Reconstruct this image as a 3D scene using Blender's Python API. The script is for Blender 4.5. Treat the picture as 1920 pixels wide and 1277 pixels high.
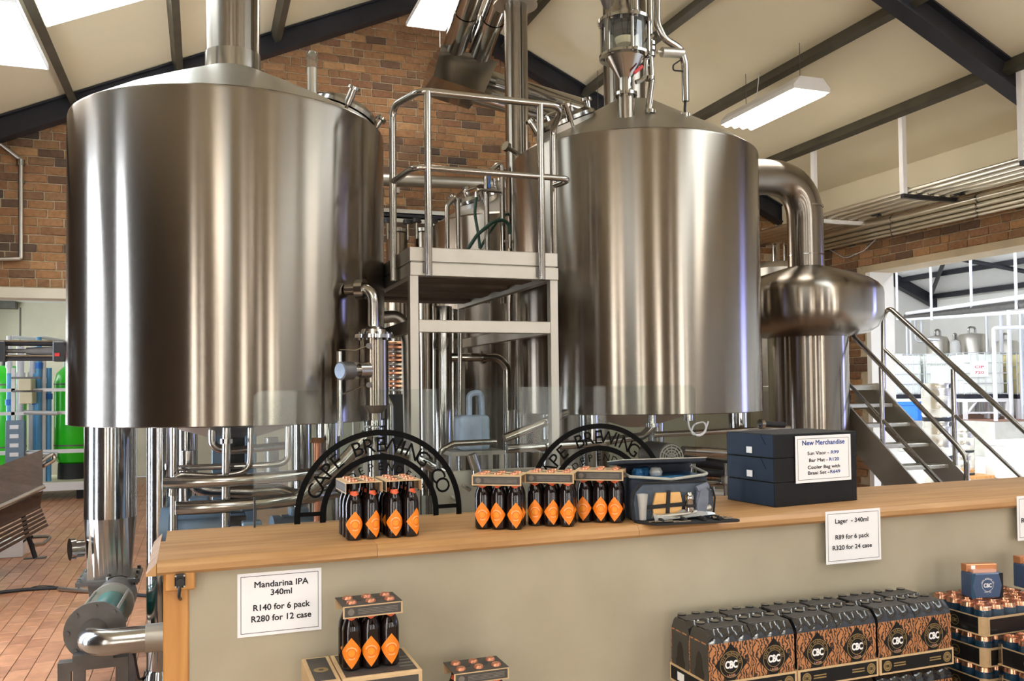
import bpy, bmesh, math, random
from mathutils import Vector, Matrix
random.seed(7)
for o in list(bpy.data.objects): bpy.data.objects.remove(o)
scn = bpy.context.scene
COL = scn.collection
# ------------------------------------------------------------------ camera
F = 1620.0; YAW = math.radians(19.8); ROLL = math.radians(0.6); PITCH = math.radians(1.6)
EYE = Vector((0, 0, 1.70)); HOR = 725.0
f0 = Vector((math.sin(YAW), math.cos(YAW), 0)); r0 = Vector((math.cos(YAW), -math.sin(YAW), 0)); u0 = Vector((0, 0, 1))
FW = f0*math.cos(PITCH) + u0*math.sin(PITCH); _u = u0*math.cos(PITCH) - f0*math.sin(PITCH)
RT = r0*math.cos(ROLL) - _u*math.sin(ROLL); UP = _u*math.cos(ROLL) + r0*math.sin(ROLL)
PY = HOR - F*math.tan(PITCH)
cam = bpy.data.objects.new('camera', bpy.data.cameras.new('camera')); COL.objects.link(cam)
cam.data.sensor_width = 36; cam.data.lens = 36*F/1920; cam.data.shift_y = (PY-638.5)/1920
cam.data.clip_start = 0.05; cam.data.clip_end = 200
_m = Matrix((RT, UP, -FW)).transposed().to_4x4(); _m.translation = EYE; cam.matrix_world = _m
scn.camera = cam
# ------------------------------------------------------------------ world + exposure
w = bpy.data.worlds.new('sky'); scn.world = w; w.use_nodes = True
w.node_tree.nodes['Background'].inputs[0].default_value = (0.72, 0.85, 1.0, 1); w.node_tree.nodes['Background'].inputs[1].default_value = 1.0
vs = scn.view_settings; vs.view_transform = 'Standard'; vs.look = 'None'; vs.exposure = 0.0; vs.gamma = 1.0; vs.use_curve_mapping = False
DAY_LEFT = 36.0; DAY_ROOM = 5.0; DAY_FRONT = 15.0; HALL_FILL = 18.0; LAMP = 17.0; SKYLIGHT = 6.0      # brightness of the daylit panes, the added hall sheets and the tubes
# ------------------------------------------------------------------ pixel -> point on a plane
def ray(px, py): return FW + RT*((px-960)/F) - UP*((py-PY)/F)
def onX(px, py, x): d = ray(px, py); return EYE + d*((x-EYE.x)/d.x)
def onY(px, py, y): d = ray(px, py); return EYE + d*((y-EYE.y)/d.y)
def onZ(px, py, z): d = ray(px, py); return EYE + d*((z-EYE.z)/d.z)
def dep(px, py, k): return EYE + ray(px, py)*k
# ------------------------------------------------------------------ materials
MATS = {}
def _nt(name):
    m = bpy.data.materials.new(name); m.use_nodes = True; nt = m.node_tree
    return m, nt, nt.nodes['Principled BSDF'], nt.nodes.new, nt.links.new
def mat(name, col, rough=0.5, metal=0.0, var=0.0, scale=6.0, bump=0.0, coat=0.0, stretch=(1, 1, 1), col2=None, spec=0.5, rv=0.0, detail=4):
    """plain surface: base colour with noise variation, relief and roughness wear"""
    if name in MATS: return MATS[name]
    m, nt, b, N, L = _nt(name)
    b.inputs['Roughness'].default_value = rough; b.inputs['Metallic'].default_value = metal
    b.inputs['Coat Weight'].default_value = coat; b.inputs['Coat Roughness'].default_value = 0.1
    b.inputs['Specular IOR Level'].default_value = spec
    c = (*col, 1); b.inputs['Base Color'].default_value = c
    tc = N('ShaderNodeTexCoord'); mp = N('ShaderNodeMapping'); mp.inputs['Scale'].default_value = stretch
    nz = N('ShaderNodeTexNoise'); nz.inputs['Scale'].default_value = scale; nz.inputs['Detail'].default_value = detail
    L(tc.outputs['Object'], mp.inputs[0]); L(mp.outputs[0], nz.inputs['Vector'])
    mx = N('ShaderNodeMix'); mx.data_type = 'RGBA'
    c2 = col2 if col2 else tuple(x*(1-var) for x in col); c1 = col if col2 else tuple(min(1, x*(1+var)) for x in col)
    mx.inputs[6].default_value = (*c2, 1); mx.inputs[7].default_value = (*c1, 1)
    rp = N('ShaderNodeValToRGB'); rp.color_ramp.elements[0].position = 0.3; rp.color_ramp.elements[1].position = 0.7
    L(nz.outputs['Fac'], rp.inputs[0]); L(rp.outputs[0], mx.inputs[0]); L(mx.outputs[2], b.inputs['Base Color'])
    if bump:
        bp = N('ShaderNodeBump'); bp.inputs['Strength'].default_value = bump; bp.inputs['Distance'].default_value = 0.01
        L(nz.outputs['Fac'], bp.inputs['Height']); L(bp.outputs[0], b.inputs['Normal'])
    if rv:
        mr = N('ShaderNodeMapRange'); mr.inputs[3].default_value = max(0.02, rough-rv); mr.inputs[4].default_value = rough+rv
        L(nz.outputs['Fac'], mr.inputs[0]); L(mr.outputs[0], b.inputs['Roughness'])
    MATS[name] = m; return m
def brushed(name, col, rough, aniso=0.8, var=0.03):
    """stainless steel brushed round the vessel: highlights drawn out up and down"""
    m, nt, b, N, L = _nt(name)
    b.inputs['Metallic'].default_value = 1; b.inputs['Roughness'].default_value = rough
    b.inputs['Anisotropic'].default_value = aniso; b.inputs['Anisotropic Rotation'].default_value = 0.25
    tg = N('ShaderNodeTangent'); tg.direction_type = 'RADIAL'; tg.axis = 'Z'; L(tg.outputs[0], b.inputs['Tangent'])
    tc = N('ShaderNodeTexCoord'); mp = N('ShaderNodeMapping'); mp.inputs['Scale'].default_value = (1.5, 1.5, 5)
    nz = N('ShaderNodeTexNoise'); nz.inputs['Scale'].default_value = 2.0; nz.inputs['Detail'].default_value = 5
    L(tc.outputs['Object'], mp.inputs[0]); L(mp.outputs[0], nz.inputs['Vector'])
    mx = N('ShaderNodeMix'); mx.data_type = 'RGBA'
    mx.inputs[6].default_value = (*[x*(1-var) for x in col], 1); mx.inputs[7].default_value = (*[min(1, x*(1+var)) for x in col], 1)
    L(nz.outputs['Fac'], mx.inputs[0]); L(mx.outputs[2], b.inputs['Base Color'])
    return m
def emit(name, col, s):
    m, nt, b, N, L = _nt(name)
    b.inputs['Base Color'].default_value = (0.8, 0.8, 0.8, 1); b.inputs['Emission Color'].default_value = (*col, 1); b.inputs['Emission Strength'].default_value = s
    tc = N('ShaderNodeTexCoord'); nz = N('ShaderNodeTexNoise'); nz.inputs['Scale'].default_value = 3
    mr = N('ShaderNodeMapRange'); mr.inputs[3].default_value = s*0.95; mr.inputs[4].default_value = s*1.05
    L(tc.outputs['Object'], nz.inputs['Vector']); L(nz.outputs['Fac'], mr.inputs[0]); L(mr.outputs[0], b.inputs['Emission Strength'])
    return m
def clear(name, tint, gloss=0.08, rough=0.03, milk=0.0):
    """thin clear sheet: see-through with a fresnel reflection"""
    m, nt, b, N, L = _nt(name); nt.nodes.remove(b)
    out = nt.nodes['Material Output']; t = N('ShaderNodeBsdfTransparent'); t.inputs[0].default_value = (*tint, 1)
    g = N('ShaderNodeBsdfGlossy'); g.inputs['Roughness'].default_value = rough
    fr = N('ShaderNodeFresnel'); fr.inputs[0].default_value = 1.45
    ad = N('ShaderNodeMath'); ad.operation = 'MULTIPLY_ADD'; ad.inputs[1].default_value = 0.15; ad.inputs[2].default_value = gloss
    L(fr.outputs[0], ad.inputs[0]); mx = N('ShaderNodeMixShader'); L(ad.outputs[0], mx.inputs[0])
    last = t.outputs[0]
    if milk:
        d = N('ShaderNodeBsdfDiffuse'); d.inputs[0].default_value = (0.8, 0.82, 0.82, 1); m2 = N('ShaderNodeMixShader'); m2.inputs[0].default_value = milk
        L(t.outputs[0], m2.inputs[1]); L(d.outputs[0], m2.inputs[2]); last = m2.outputs[0]
    L(last, mx.inputs[1]); L(g.outputs[0], mx.inputs[2]); L(mx.outputs[0], out.inputs[0])
    return m
def pieces(name, cols, rough=0.85, by='object', bump=0.4, scale=30, coat=0.0):
    """bricks or tiles: each piece takes its own colour out of the list"""
    m, nt, b, N, L = _nt(name); b.inputs['Roughness'].default_value = rough; b.inputs['Coat Weight'].default_value = coat
    if by == 'object': src = N('ShaderNodeObjectInfo').outputs['Random']
    else: src = N('ShaderNodeNewGeometry').outputs['Random Per Island']
    rp = N('ShaderNodeValToRGB'); rp.color_ramp.interpolation = 'LINEAR'; e = rp.color_ramp.elements
    n = len(cols)
    e[0].position = 0; e[0].color = (*cols[0], 1); e[1].position = 1; e[1].color = (*cols[-1], 1)
    for i in range(1, n-1): q = e.new(i/(n-1)); q.color = (*cols[i], 1)
    L(src, rp.inputs[0])
    g = N('ShaderNodeNewGeometry'); nz = N('ShaderNodeTexNoise'); nz.inputs['Scale'].default_value = scale; nz.inputs['Detail'].default_value = 5
    L(g.outputs['Position'], nz.inputs['Vector'])
    mx = N('ShaderNodeMix'); mx.data_type = 'RGBA'; mx.blend_type = 'MULTIPLY'; mx.inputs[0].default_value = 0.55
    gr = N('ShaderNodeValToRGB'); gr.color_ramp.elements[0].position = 0.3; gr.color_ramp.elements[0].color = (0.45, 0.42, 0.4, 1); gr.color_ramp.elements[1].position = 0.65
    L(nz.outputs['Fac'], gr.inputs[0]); L(rp.outputs[0], mx.inputs[6]); L(gr.outputs[0], mx.inputs[7]); L(mx.outputs[2], b.inputs['Base Color'])
    bp = N('ShaderNodeBump'); bp.inputs['Strength'].default_value = bump; bp.inputs['Distance'].default_value = 0.006
    L(nz.outputs['Fac'], bp.inputs['Height']); L(bp.outputs[0], b.inputs['Normal'])
    return m
def wood(name, c1, c2, rough=0.4, along=0, coat=0.3, scale=3.0):
    m, nt, b, N, L = _nt(name); b.inputs['Roughness'].default_value = rough; b.inputs['Coat Weight'].default_value = coat; b.inputs['Coat Roughness'].default_value = 0.25
    tc = N('ShaderNodeTexCoord'); mp = N('ShaderNodeMapping'); s = [9, 9, 9]; s[along] = 0.7; mp.inputs['Scale'].default_value = s
    nz = N('ShaderNodeTexNoise'); nz.inputs['Scale'].default_value = scale; nz.inputs['Detail'].default_value = 7; nz.inputs['Distortion'].default_value = 0.6
    rp = N('ShaderNodeValToRGB'); rp.color_ramp.elements[0].position = 0.35; rp.color_ramp.elements[1].position = 0.68
    rp.color_ramp.elements[0].color = (*c2, 1); rp.color_ramp.elements[1].color = (*c1, 1)
    oi = N('ShaderNodeObjectInfo'); hs = N('ShaderNodeHueSaturation'); mr = N('ShaderNodeMapRange'); mr.inputs[3].default_value = 0.85; mr.inputs[4].default_value = 1.12
    L(oi.outputs['Random'], mr.inputs[0]); L(mr.outputs[0], hs.inputs['Value'])
    L(tc.outputs['Object'], mp.inputs[0]); L(mp.outputs[0], nz.inputs['Vector']); L(nz.outputs['Fac'], rp.inputs[0]); L(rp.outputs[0], hs.inputs['Color']); L(hs.outputs[0], b.inputs['Base Color'])
    bp = N('ShaderNodeBump'); bp.inputs['Strength'].default_value = 0.15; bp.inputs['Distance'].default_value = 0.004; L(nz.outputs['Fac'], bp.inputs['Height']); L(bp.outputs[0], b.inputs['Normal'])
    return m
M = {}
M['tank'] = brushed('tank_steel', (0.305, 0.27, 0.23), 0.235, 1.0)
M['cone'] = mat('cone_steel', (0.55, 0.52, 0.46), 0.38, 1, 0.05, 3, rv=0.06)
M['pipe'] = mat('pipe_steel', (0.43, 0.41, 0.38), 0.20, 1, 0.06, 8, rv=0.05)
M['shine'] = mat('polished_steel', (0.43, 0.415, 0.39), 0.13, 1, 0.04, 8, rv=0.03)
M['satin'] = mat('satin_steel', (0.47, 0.44, 0.39), 0.45, 1, 0.07, 5, rv=0.08)
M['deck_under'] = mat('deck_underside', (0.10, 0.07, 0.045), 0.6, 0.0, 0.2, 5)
M['dark'] = mat('dark_metal', (0.03, 0.03, 0.033), 0.45, 0.6, 0.2, 6)
M['black'] = mat('black_plastic', (0.012, 0.012, 0.014), 0.4, 0, 0.2, 10)
M['rubber'] = mat('rubber', (0.015, 0.016, 0.018), 0.6, 0, 0.2, 10)
M['steelbeam'] = mat('painted_rafter', (0.018, 0.019, 0.026), 0.5, 0, 0.25, 4)
M['purlin'] = mat('painted_purlin', (0.085, 0.078, 0.055), 0.5, 0.2, 0.2, 4)
M['ceil'] = mat('ceiling_board', (0.80, 0.72, 0.52), 0.8, 0, 0.03, 1.2)
M['ceil_white'] = mat('white_ceiling_board', (0.86, 0.87, 0.86), 0.8, 0, 0.03, 1.2)
M['plaster'] = mat('cream_plaster', (0.74, 0.69, 0.56), 0.85, 0, 0.06, 2, 0.2)
M['grey_plaster'] = mat('grey_green_plaster', (0.30, 0.30, 0.225), 0.85, 0, 0.08, 2, 0.2)
M['white_wall'] = mat('white_wall_paint', (0.84, 0.83, 0.78), 0.8, 0, 0.03, 2, 0.1)
M['brown_wall'] = mat('brown_interior', (0.055, 0.038, 0.028), 0.8, 0, 0.2, 2)
M['mortar'] = mat('mortar', (0.50, 0.41, 0.27), 0.95, 0, 0.15, 20, 0.5)
BR = [(0.45, 0.235, 0.095), (0.29, 0.145, 0.068), (0.37, 0.19, 0.082), (0.14, 0.08, 0.05), (0.50, 0.275, 0.12), (0.33, 0.165, 0.08), (0.09, 0.065, 0.05), (0.43, 0.22, 0.09), (0.25, 0.12, 0.062)]
M['brick'] = pieces('brick_face', BR, by='object'); M['brick_mass'] = pieces('brick_face_mass', BR, by='island')
TC = [(0.46, 0.20, 0.10), (0.53, 0.25, 0.125), (0.40, 0.175, 0.09), (0.56, 0.28, 0.15), (0.48, 0.215, 0.105)]
M['tile'] = pieces('terracotta_tile', TC, 0.5, 'object', 0.15, 12, 0.15); M['tile_mass'] = pieces('terracotta_tile_mass', TC, 0.5, 'island', 0.15, 12, 0.15)
M['grout'] = mat('grout', (0.40, 0.26, 0.17), 0.9, 0, 0.15, 10)
M['concrete_floor'] = mat('pale_concrete_floor', (0.66, 0.66, 0.63), 0.55, 0, 0.08, 1.5)
M['concrete'] = mat('plinth_concrete', (0.52, 0.50, 0.44), 0.85, 0, 0.15, 3, 0.2)
M['red_floor'] = mat('red_brown_screed', (0.30, 0.15, 0.10), 0.7, 0, 0.15, 4)
M['lintel'] = mat('lintel_concrete', (0.50, 0.40, 0.26), 0.85, 0, 0.12, 4, 0.3)
M['counter_plaster'] = mat('counter_plaster', (0.475, 0.425, 0.315), 0.8, 0, 0.0, 1.7, 0.25, col2=(0.36, 0.315, 0.23), detail=9)
M['oak'] = wood('counter_oak', (0.50, 0.285, 0.12), (0.36, 0.185, 0.065), 0.5, 0, 0.0)
M['oak_v'] = wood('post_pine', (0.60, 0.30, 0.085), (0.46, 0.20, 0.05), 0.45, 2, 0.2)
M['board'] = wood('cutting_board_wood', (0.72, 0.42, 0.15), (0.62, 0.34, 0.11), 0.5, 0, 0.1)
M['bench'] = wood('bench_board', (0.085, 0.045, 0.026), (0.055, 0.03, 0.018), 0.5, 0, 0.1)
M['white'] = mat('white_paint', (0.80, 0.79, 0.78), 0.4, 0, 0.04, 4)
M['paper'] = mat('white_paper', (0.86, 0.86, 0.88), 0.7, 0, 0.01, 6)
M['ink'] = mat('black_ink', (0.012, 0.013, 0.02), 0.7, 0, 0.1, 20)
M['blueink'] = mat('blue_ink', (0.01, 0.06, 0.28), 0.7, 0, 0.1, 20)
M['vinyl'] = mat('black_vinyl', (0.006, 0.006, 0.006), 0.9, 0, 0.1, 20, spec=0.1)
M['beer'] = mat('dark_amber_glass', (0.008, 0.004, 0.004), 0.07, 0, 0.2, 20, coat=0.1)
M['cap'] = mat('copper_crown_cap', (0.62, 0.26, 0.15), 0.32, 0.75, 0.1, 40)
M['neck'] = mat('neck_label', (0.72, 0.12, 0.045), 0.5, 0, 0.1, 60)
M['label_line'] = mat('label_line', (0.62, 0.08, 0.02), 0.5, 0, 0.1, 60)
M['label_pale'] = mat('label_lettering', (0.95, 0.60, 0.33), 0.5, 0, 0.05, 60)
M['label'] = mat('orange_label', (0.90, 0.225, 0.006), 0.45, 0, 0.04, 30)
M['label_core'] = mat('orange_label_core', (0.92, 0.30, 0.012), 0.45, 0, 0.04, 30)
M['kraft'] = mat('kraft_card', (0.60, 0.42, 0.23), 0.75, 0, 0.06, 30)
M['print'] = mat('dark_print', (0.055, 0.05, 0.046), 0.55, 0, 0.15, 20)
M['printline'] = mat('pale_print', (0.17, 0.15, 0.125), 0.6, 0, 0.2, 60)
M['emblem'] = mat('gold_emblem', (0.30, 0.21, 0.085), 0.5, 0.2, 0.1, 40)
M['blackcard'] = mat('black_card', (0.011, 0.011, 0.012), 0.5, 0, 0.15, 8, spec=0.2)
M['darknavy'] = mat('dark_navy_card', (0.008, 0.018, 0.04), 0.45, 0, 0.1, 10, spec=0.25)
M['navycard'] = mat('navy_card', (0.035, 0.075, 0.17), 0.35, 0, 0.1, 10)
M['coppercard'] = mat('copper_card', (0.55, 0.24, 0.11), 0.32, 0.6, 0.1, 10)
M['pinkcard'] = mat('pink_card', (0.66, 0.36, 0.27), 0.45, 0.2, 0.05, 10)
M['glosscard'] = mat('gloss_black_card', (0.014, 0.015, 0.018), 0.13, 0, 0.1, 8, coat=0.8)
M['canblue'] = mat('can_blue', (0.025, 0.085, 0.16), 0.25, 0.5, 0.1, 10)
M['copper'] = mat('copper_can_lid', (0.70, 0.36, 0.22), 0.22, 0.9, 0.05, 20)
M['navy'] = mat('navy_fabric', (0.014, 0.020, 0.035), 0.8, 0, 0.15, 60, 0.2)
M['greyfab'] = mat('slate_blue_fabric', (0.065, 0.085, 0.115), 0.8, 0, 0.15, 50, 0.2)
M['greyfab2'] = mat('grey_napkin_fabric', (0.15, 0.17, 0.22), 0.85, 0, 0.15, 30, 0.2)
M['piping'] = mat('pale_piping', (0.40, 0.40, 0.36), 0.7, 0, 0.1, 30)
M['strap'] = mat('black_strap', (0.012, 0.012, 0.013), 0.8, 0, 0.15, 60)
M['foil'] = mat('blue_foil_lining', (0.04, 0.16, 0.34), 0.25, 0.6, 0.3, 40, 0.6)
M['plastic'] = clear('clear_plastic', (0.86, 0.86, 0.84), 0.12, 0.1, 0.35)
M['film'] = clear('shrink_film', (0.93, 0.93, 0.93), 0.06, 0.12)
M['glass'] = clear('screen_glass', (0.91, 0.935, 0.925), 0.0, 0.02, 0.008)
M['tumbler'] = clear('vessel_glass', (0.88, 0.90, 0.87), 0.08, 0.04, 0.06)
M['green'] = mat('bright_green_tank', (0.025, 0.60, 0.01), 0.3, 0, 0.06, 3, coat=0.3)
M['pipe_white'] = mat('white_pvc', (0.75, 0.76, 0.80), 0.35, 0, 0.05, 5)
M['pipe_blue'] = mat('blue_pvc', (0.10, 0.35, 0.66), 0.35, 0, 0.08, 5)
M['cream_box'] = mat('cream_plastic', (0.72, 0.66, 0.45), 0.45, 0, 0.05, 5)
M['teal'] = mat('teal_paint', (0.01, 0.16, 0.145), 0.35, 0, 0.15, 8, coat=0.2)
M['motor'] = mat('blue_grey_motor', (0.16, 0.23, 0.30), 0.45, 0.2, 0.1, 8)
M['iron'] = mat('grey_iron', (0.16, 0.15, 0.14), 0.5, 0.7, 0.15, 10)
M['hose'] = mat('green_hose', (0.02, 0.07, 0.05), 0.45, 0, 0.15, 10)
M['red'] = mat('red_handle', (0.55, 0.02, 0.02), 0.4, 0, 0.1, 10)
M['bluepl'] = mat('blue_plastic', (0.02, 0.16, 0.60), 0.4, 0, 0.1, 10)
M['paleblue'] = mat('pale_blue_plastic', (0.42, 0.52, 0.68), 0.35, 0, 0.2, 8)
M['yellow'] = mat('yellow_paint', (0.80, 0.62, 0.02), 0.45, 0, 0.1, 8)
M['tote'] = mat('tote_white_plastic', (0.86, 0.88, 0.80), 0.4, 0, 0.04, 3)
M['tote_y'] = mat('tote_yellowed_plastic', (0.86, 0.74, 0.38), 0.4, 0, 0.04, 3)
M['cage'] = mat('galvanised_cage', (0.60, 0.62, 0.64), 0.4, 0.6, 0.05, 5)
M['rackpipe'] = mat('bright_rack_pipe', (0.74, 0.69, 0.58), 0.3, 1, 0.05, 8)
M['keg'] = mat('keg_steel', (0.66, 0.62, 0.55), 0.25, 1, 0.06, 8, rv=0.06)
M['tread'] = mat('chequer_plate', (0.62, 0.60, 0.54), 0.38, 1, 0.05, 60, 0.5)
M['tube'] = emit('lit_tube', (1.0, 0.93, 0.84), LAMP)
M['sky_left'] = emit('daylit_pane_left', (0.74, 0.85, 1.0), DAY_LEFT)
M['sky_room'] = emit('daylit_pane_room', (0.9, 0.94, 1.0), DAY_ROOM)
M['sky_front'] = emit('daylit_pane_front', (1.0, 0.95, 0.87), DAY_FRONT)
M['hall_fill'] = emit('hall_fill_sheet', (0.90, 0.95, 1.0), HALL_FILL)
M['sky_blue'] = emit('blue_door_pane', (0.28, 0.34, 1.0), 14.0)
M['skylight'] = emit('daylit_roof_sheet', (0.84, 0.95, 1.0), SKYLIGHT)
def lager_print():
    m, nt, b, N, L = _nt('lager_swirl_print'); b.inputs['Roughness'].default_value = 0.38; b.inputs['Coat Weight'].default_value = 0.3
    tc = N('ShaderNodeTexCoord'); nz = N('ShaderNodeTexNoise'); nz.inputs['Scale'].default_value = 14; nz.inputs['Detail'].default_value = 2
    L(tc.outputs['Object'], nz.inputs['Vector'])
    wv = N('ShaderNodeTexWave'); wv.inputs['Scale'].default_value = 24; wv.inputs['Distortion'].default_value = 12; wv.inputs['Detail'].default_value = 3; wv.inputs['Detail Scale'].default_value = 1.6
    L(tc.outputs['Object'], wv.inputs['Vector'])
    rp = N('ShaderNodeValToRGB'); e = rp.color_ramp.elements; e[0].position = 0.30; e[0].color = (0.02, 0.012, 0.01, 1); e[1].position = 0.48; e[1].color = (0.46, 0.195, 0.075, 1)
    L(wv.outputs['Fac'], rp.inputs[0]); L(rp.outputs[0], b.inputs['Base Color']); return m
M['lager'] = lager_print()
# ------------------------------------------------------------------ mesh helpers
def B(): return bmesh.new()
def box(bm, x0, x1, y0, y1, z0, z1, bev=0.0, seg=1, T=None):
    vs_ = [bm.verts.new((x, y, z)) for z in (z0, z1) for y in (y0, y1) for x in (x0, x1)]
    fs = [bm.faces.new([vs_[i] for i in f]) for f in ((0, 2, 3, 1), (4, 5, 7, 6), (0, 1, 5, 4), (2, 6, 7, 3), (0, 4, 6, 2), (1, 3, 7, 5))]
    vv = vs_
    if bev:
        ed = list({e for f in fs for e in f.edges})
        r = bmesh.ops.bevel(bm, geom=ed, offset=bev, segments=seg, affect='EDGES', profile=0.5)
        vv = list({v for f in r['faces'] for v in f.verts} | {v for v in vs_ if v.is_valid})
    if T is not None: bmesh.ops.transform(bm, matrix=T, verts=vv)
    return bm
def frame_of(d):
    d = d.normalized(); a = Vector((0, 0, 1)) if abs(d.z) < 0.9 else Vector((1, 0, 0))
    x = d.cross(a).normalized(); return x, d.cross(x).normalized()
def cyl(bm, p0, p1, r0, r1=None, n=20, caps=True):
    p0 = Vector(p0); p1 = Vector(p1); r1 = r0 if r1 is None else r1
    x, y = frame_of(p1-p0); A = []; C = []
    for i in range(n):
        t = 2*math.pi*i/n; d = x*math.cos(t)+y*math.sin(t); A.append(bm.verts.new(p0+d*r0)); C.append(bm.verts.new(p1+d*r1))
    for i in range(n): j = (i+1) % n; bm.faces.new((A[i], A[j], C[j], C[i]))
    if caps: bm.faces.new(A[::-1]); bm.faces.new(C)
    return bm
def lathe(bm, prof, n=48, o=(0, 0, 0), T=None):
    o = Vector(o); rings = []
    for r, z in prof:
        if r < 1e-6: rings.append([bm.verts.new(o+Vector((0, 0, z)))])
        else: rings.append([bm.verts.new(o+Vector((r*math.cos(2*math.pi*i/n), r*math.sin(2*math.pi*i/n), z))) for i in range(n)])
    for a, b in zip(rings, rings[1:]):
        for i in range(n):
            j = (i+1) % n
            if len(a) == 1 and len(b) == 1: continue
            if len(a) == 1: bm.faces.new((a[0], b[j], b[i])) if False else bm.faces.new((a[0], b[i], b[j]))
            elif len(b) == 1: bm.faces.new((a[i], a[j], b[0]))
            else: bm.faces.new((a[i], a[j], b[j], b[i]))
    if T is not None: bmesh.ops.transform(bm, matrix=T, verts=[v for r in rings for v in r])
    return bm
def fillet(pts, r, seg=5):
    pts = [Vector(p) for p in pts]; out = [pts[0]]
    for a, b, c in zip(pts, pts[1:], pts[2:]):
        u = (a-b); v = (c-b); lu, lv = u.length, v.length; u.normalize(); v.normalize()
        ang = u.angle(v, math.pi)
        if ang > math.pi-0.02 or r <= 0: out.append(b); continue
        t = min(r/math.tan(ang/2), lu*0.49, lv*0.49)
        p, q = b+u*t, b+v*t
        for i in range(seg+1):
            s = i/seg; out.append(p*(1-s)**2 + b*2*s*(1-s) + q*s*s)
    out.append(pts[-1]); return out
def tube(bm, pts, r, n=10, bend=0.0, seg=5, caps=True):
    P = fillet(pts, bend, seg) if bend else [Vector(p) for p in pts]
    rings = []; x = None
    for i, p in enumerate(P):
        d = (P[min(i+1, len(P)-1)]-P[max(i-1, 0)]).normalized()
        if x is None: x, y = frame_of(d)
        else: x = (x - d*x.dot(d)).normalized(); y = d.cross(x)
        rr = r[i] if isinstance(r, (list, tuple)) else r
        rings.append([bm.verts.new(p + (x*math.cos(2*math.pi*k/n)+y*math.sin(2*math.pi*k/n))*rr) for k in range(n)])
    for a, b in zip(rings, rings[1:]):
        for k in range(n): j = (k+1) % n; bm.faces.new((a[k], a[j], b[j], b[k]))
    if caps: bm.faces.new(rings[0][::-1]); bm.faces.new(rings[-1])
    return bm
def prism(bm, poly, y0, y1, T=None):
    """polygon in (x,z) drawn out along y"""
    A = [bm.verts.new((x, y0, z)) for x, z in poly]; C = [bm.verts.new((x, y1, z)) for x, z in poly]; n = len(poly)
    bm.faces.new(A); bm.faces.new(C[::-1])
    for i in range(n): j = (i+1) % n; bm.faces.new((A[j], A[i], C[i], C[j]))
    if T is not None: bmesh.ops.transform(bm, matrix=T, verts=A+C)
    return bm
def ring2d(bm, r0, r1, y0, y1, a0=0, a1=2*math.pi, n=40, o=(0, 0, 0), sx=1.0):
    """flat ring standing in the xz plane"""
    o = Vector(o); full = abs(a1-a0-2*math.pi) < 1e-4; m = n if full else n+1; R = []
    for i in range(m):
        t = a0+(a1-a0)*i/n; c, s = math.cos(t)*sx, math.sin(t)
        R.append([bm.verts.new(o+Vector((c*r, y, s*r))) for r, y in ((r0, y0), (r1, y0), (r1, y1), (r0, y1))])
    for i in range(n):
        a = R[i]; b = R[(i+1) % m]
        for k in range(4): j = (k+1) % 4; bm.faces.new((a[k], a[j], b[j], b[k]))
    if not full:
        bm.faces.new(R[0]); bm.faces.new(R[-1][::-1])
    return bm
ROOTM = {}
def finish(bm, name, m, smooth=True):
    bmesh.ops.recalc_face_normals(bm, faces=bm.faces)
    me = bpy.data.meshes.new(name); bm.to_mesh(me); bm.free(); me.materials.append(m)
    if smooth: me.shade_smooth(); me.set_sharp_from_angle(angle=0.6)
    return me
def rootm(o):
    while o.parent: o = o.parent
    return ROOTM.get(o.name, Matrix())
def part(name, bm, m, parent, local=False, smooth=True, kind=None, label=None):
    """one mesh under a thing; bm in world coordinates unless local"""
    if not local: bmesh.ops.transform(bm, matrix=rootm(parent).inverted(), verts=bm.verts)
    o = bpy.data.objects.new(name, finish(bm, name, m, smooth)); COL.objects.link(o); o.parent = parent
    if kind: o['kind'] = kind
    if label: o['label'] = label
    return o
def thing(name, label, cat, loc=(0, 0, 0), rz=0.0, group=None):
    o = bpy.data.objects.new(name, None); o.empty_display_size = 0.1; COL.objects.link(o); o.location = loc; o.rotation_euler = (0, 0, rz)
    o['label'] = label; o['category'] = cat
    if group: o['group'] = group
    ROOTM[o.name] = Matrix.Translation(Vector(loc)) @ Matrix.Rotation(rz, 4, 'Z'); return o
def solo(name, bm, m, label, cat, group=None, smooth=True):
    zs = [v.co for v in bm.verts]; lo = Vector([min(c[i] for c in zs) for i in range(3)]); hi = Vector([max(c[i] for c in zs) for i in range(3)])
    base = Vector(((lo.x+hi.x)/2, (lo.y+hi.y)/2, lo.z)); bmesh.ops.translate(bm, vec=-base, verts=bm.verts)
    o = bpy.data.objects.new(name, finish(bm, name, m, smooth)); COL.objects.link(o); o.location = base
    o['label'] = label; o['category'] = cat
    if group: o['group'] = group
    return o
def struct(name, bm, m, label=None, smooth=False):
    o = bpy.data.objects.new(name, finish(bm, name, m, smooth)); COL.objects.link(o); o['kind'] = 'structure'
    if label: o['label'] = label
    return o
def spart(name, bm, m, parent, smooth=True, kind=None):
    o = bpy.data.objects.new(name, finish(bm, name, m, smooth)); COL.objects.link(o); o.parent = parent
    if kind: o['kind'] = kind
    return o
def copy_tree(o, parent=None):
    c = o.copy(); COL.objects.link(c); c.parent = parent
    for ch in list(o.children): copy_tree(ch, c)
    return c
def place(src, loc, rz, label, group=None, first=False):
    o = src if first else copy_tree(src)
    o.location = loc; o.rotation_euler = (0, 0, rz); o['label'] = label
    if group: o['group'] = group
    ROOTM[o.name] = Matrix.Translation(Vector(loc)) @ Matrix.Rotation(rz, 4, 'Z'); return o
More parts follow.
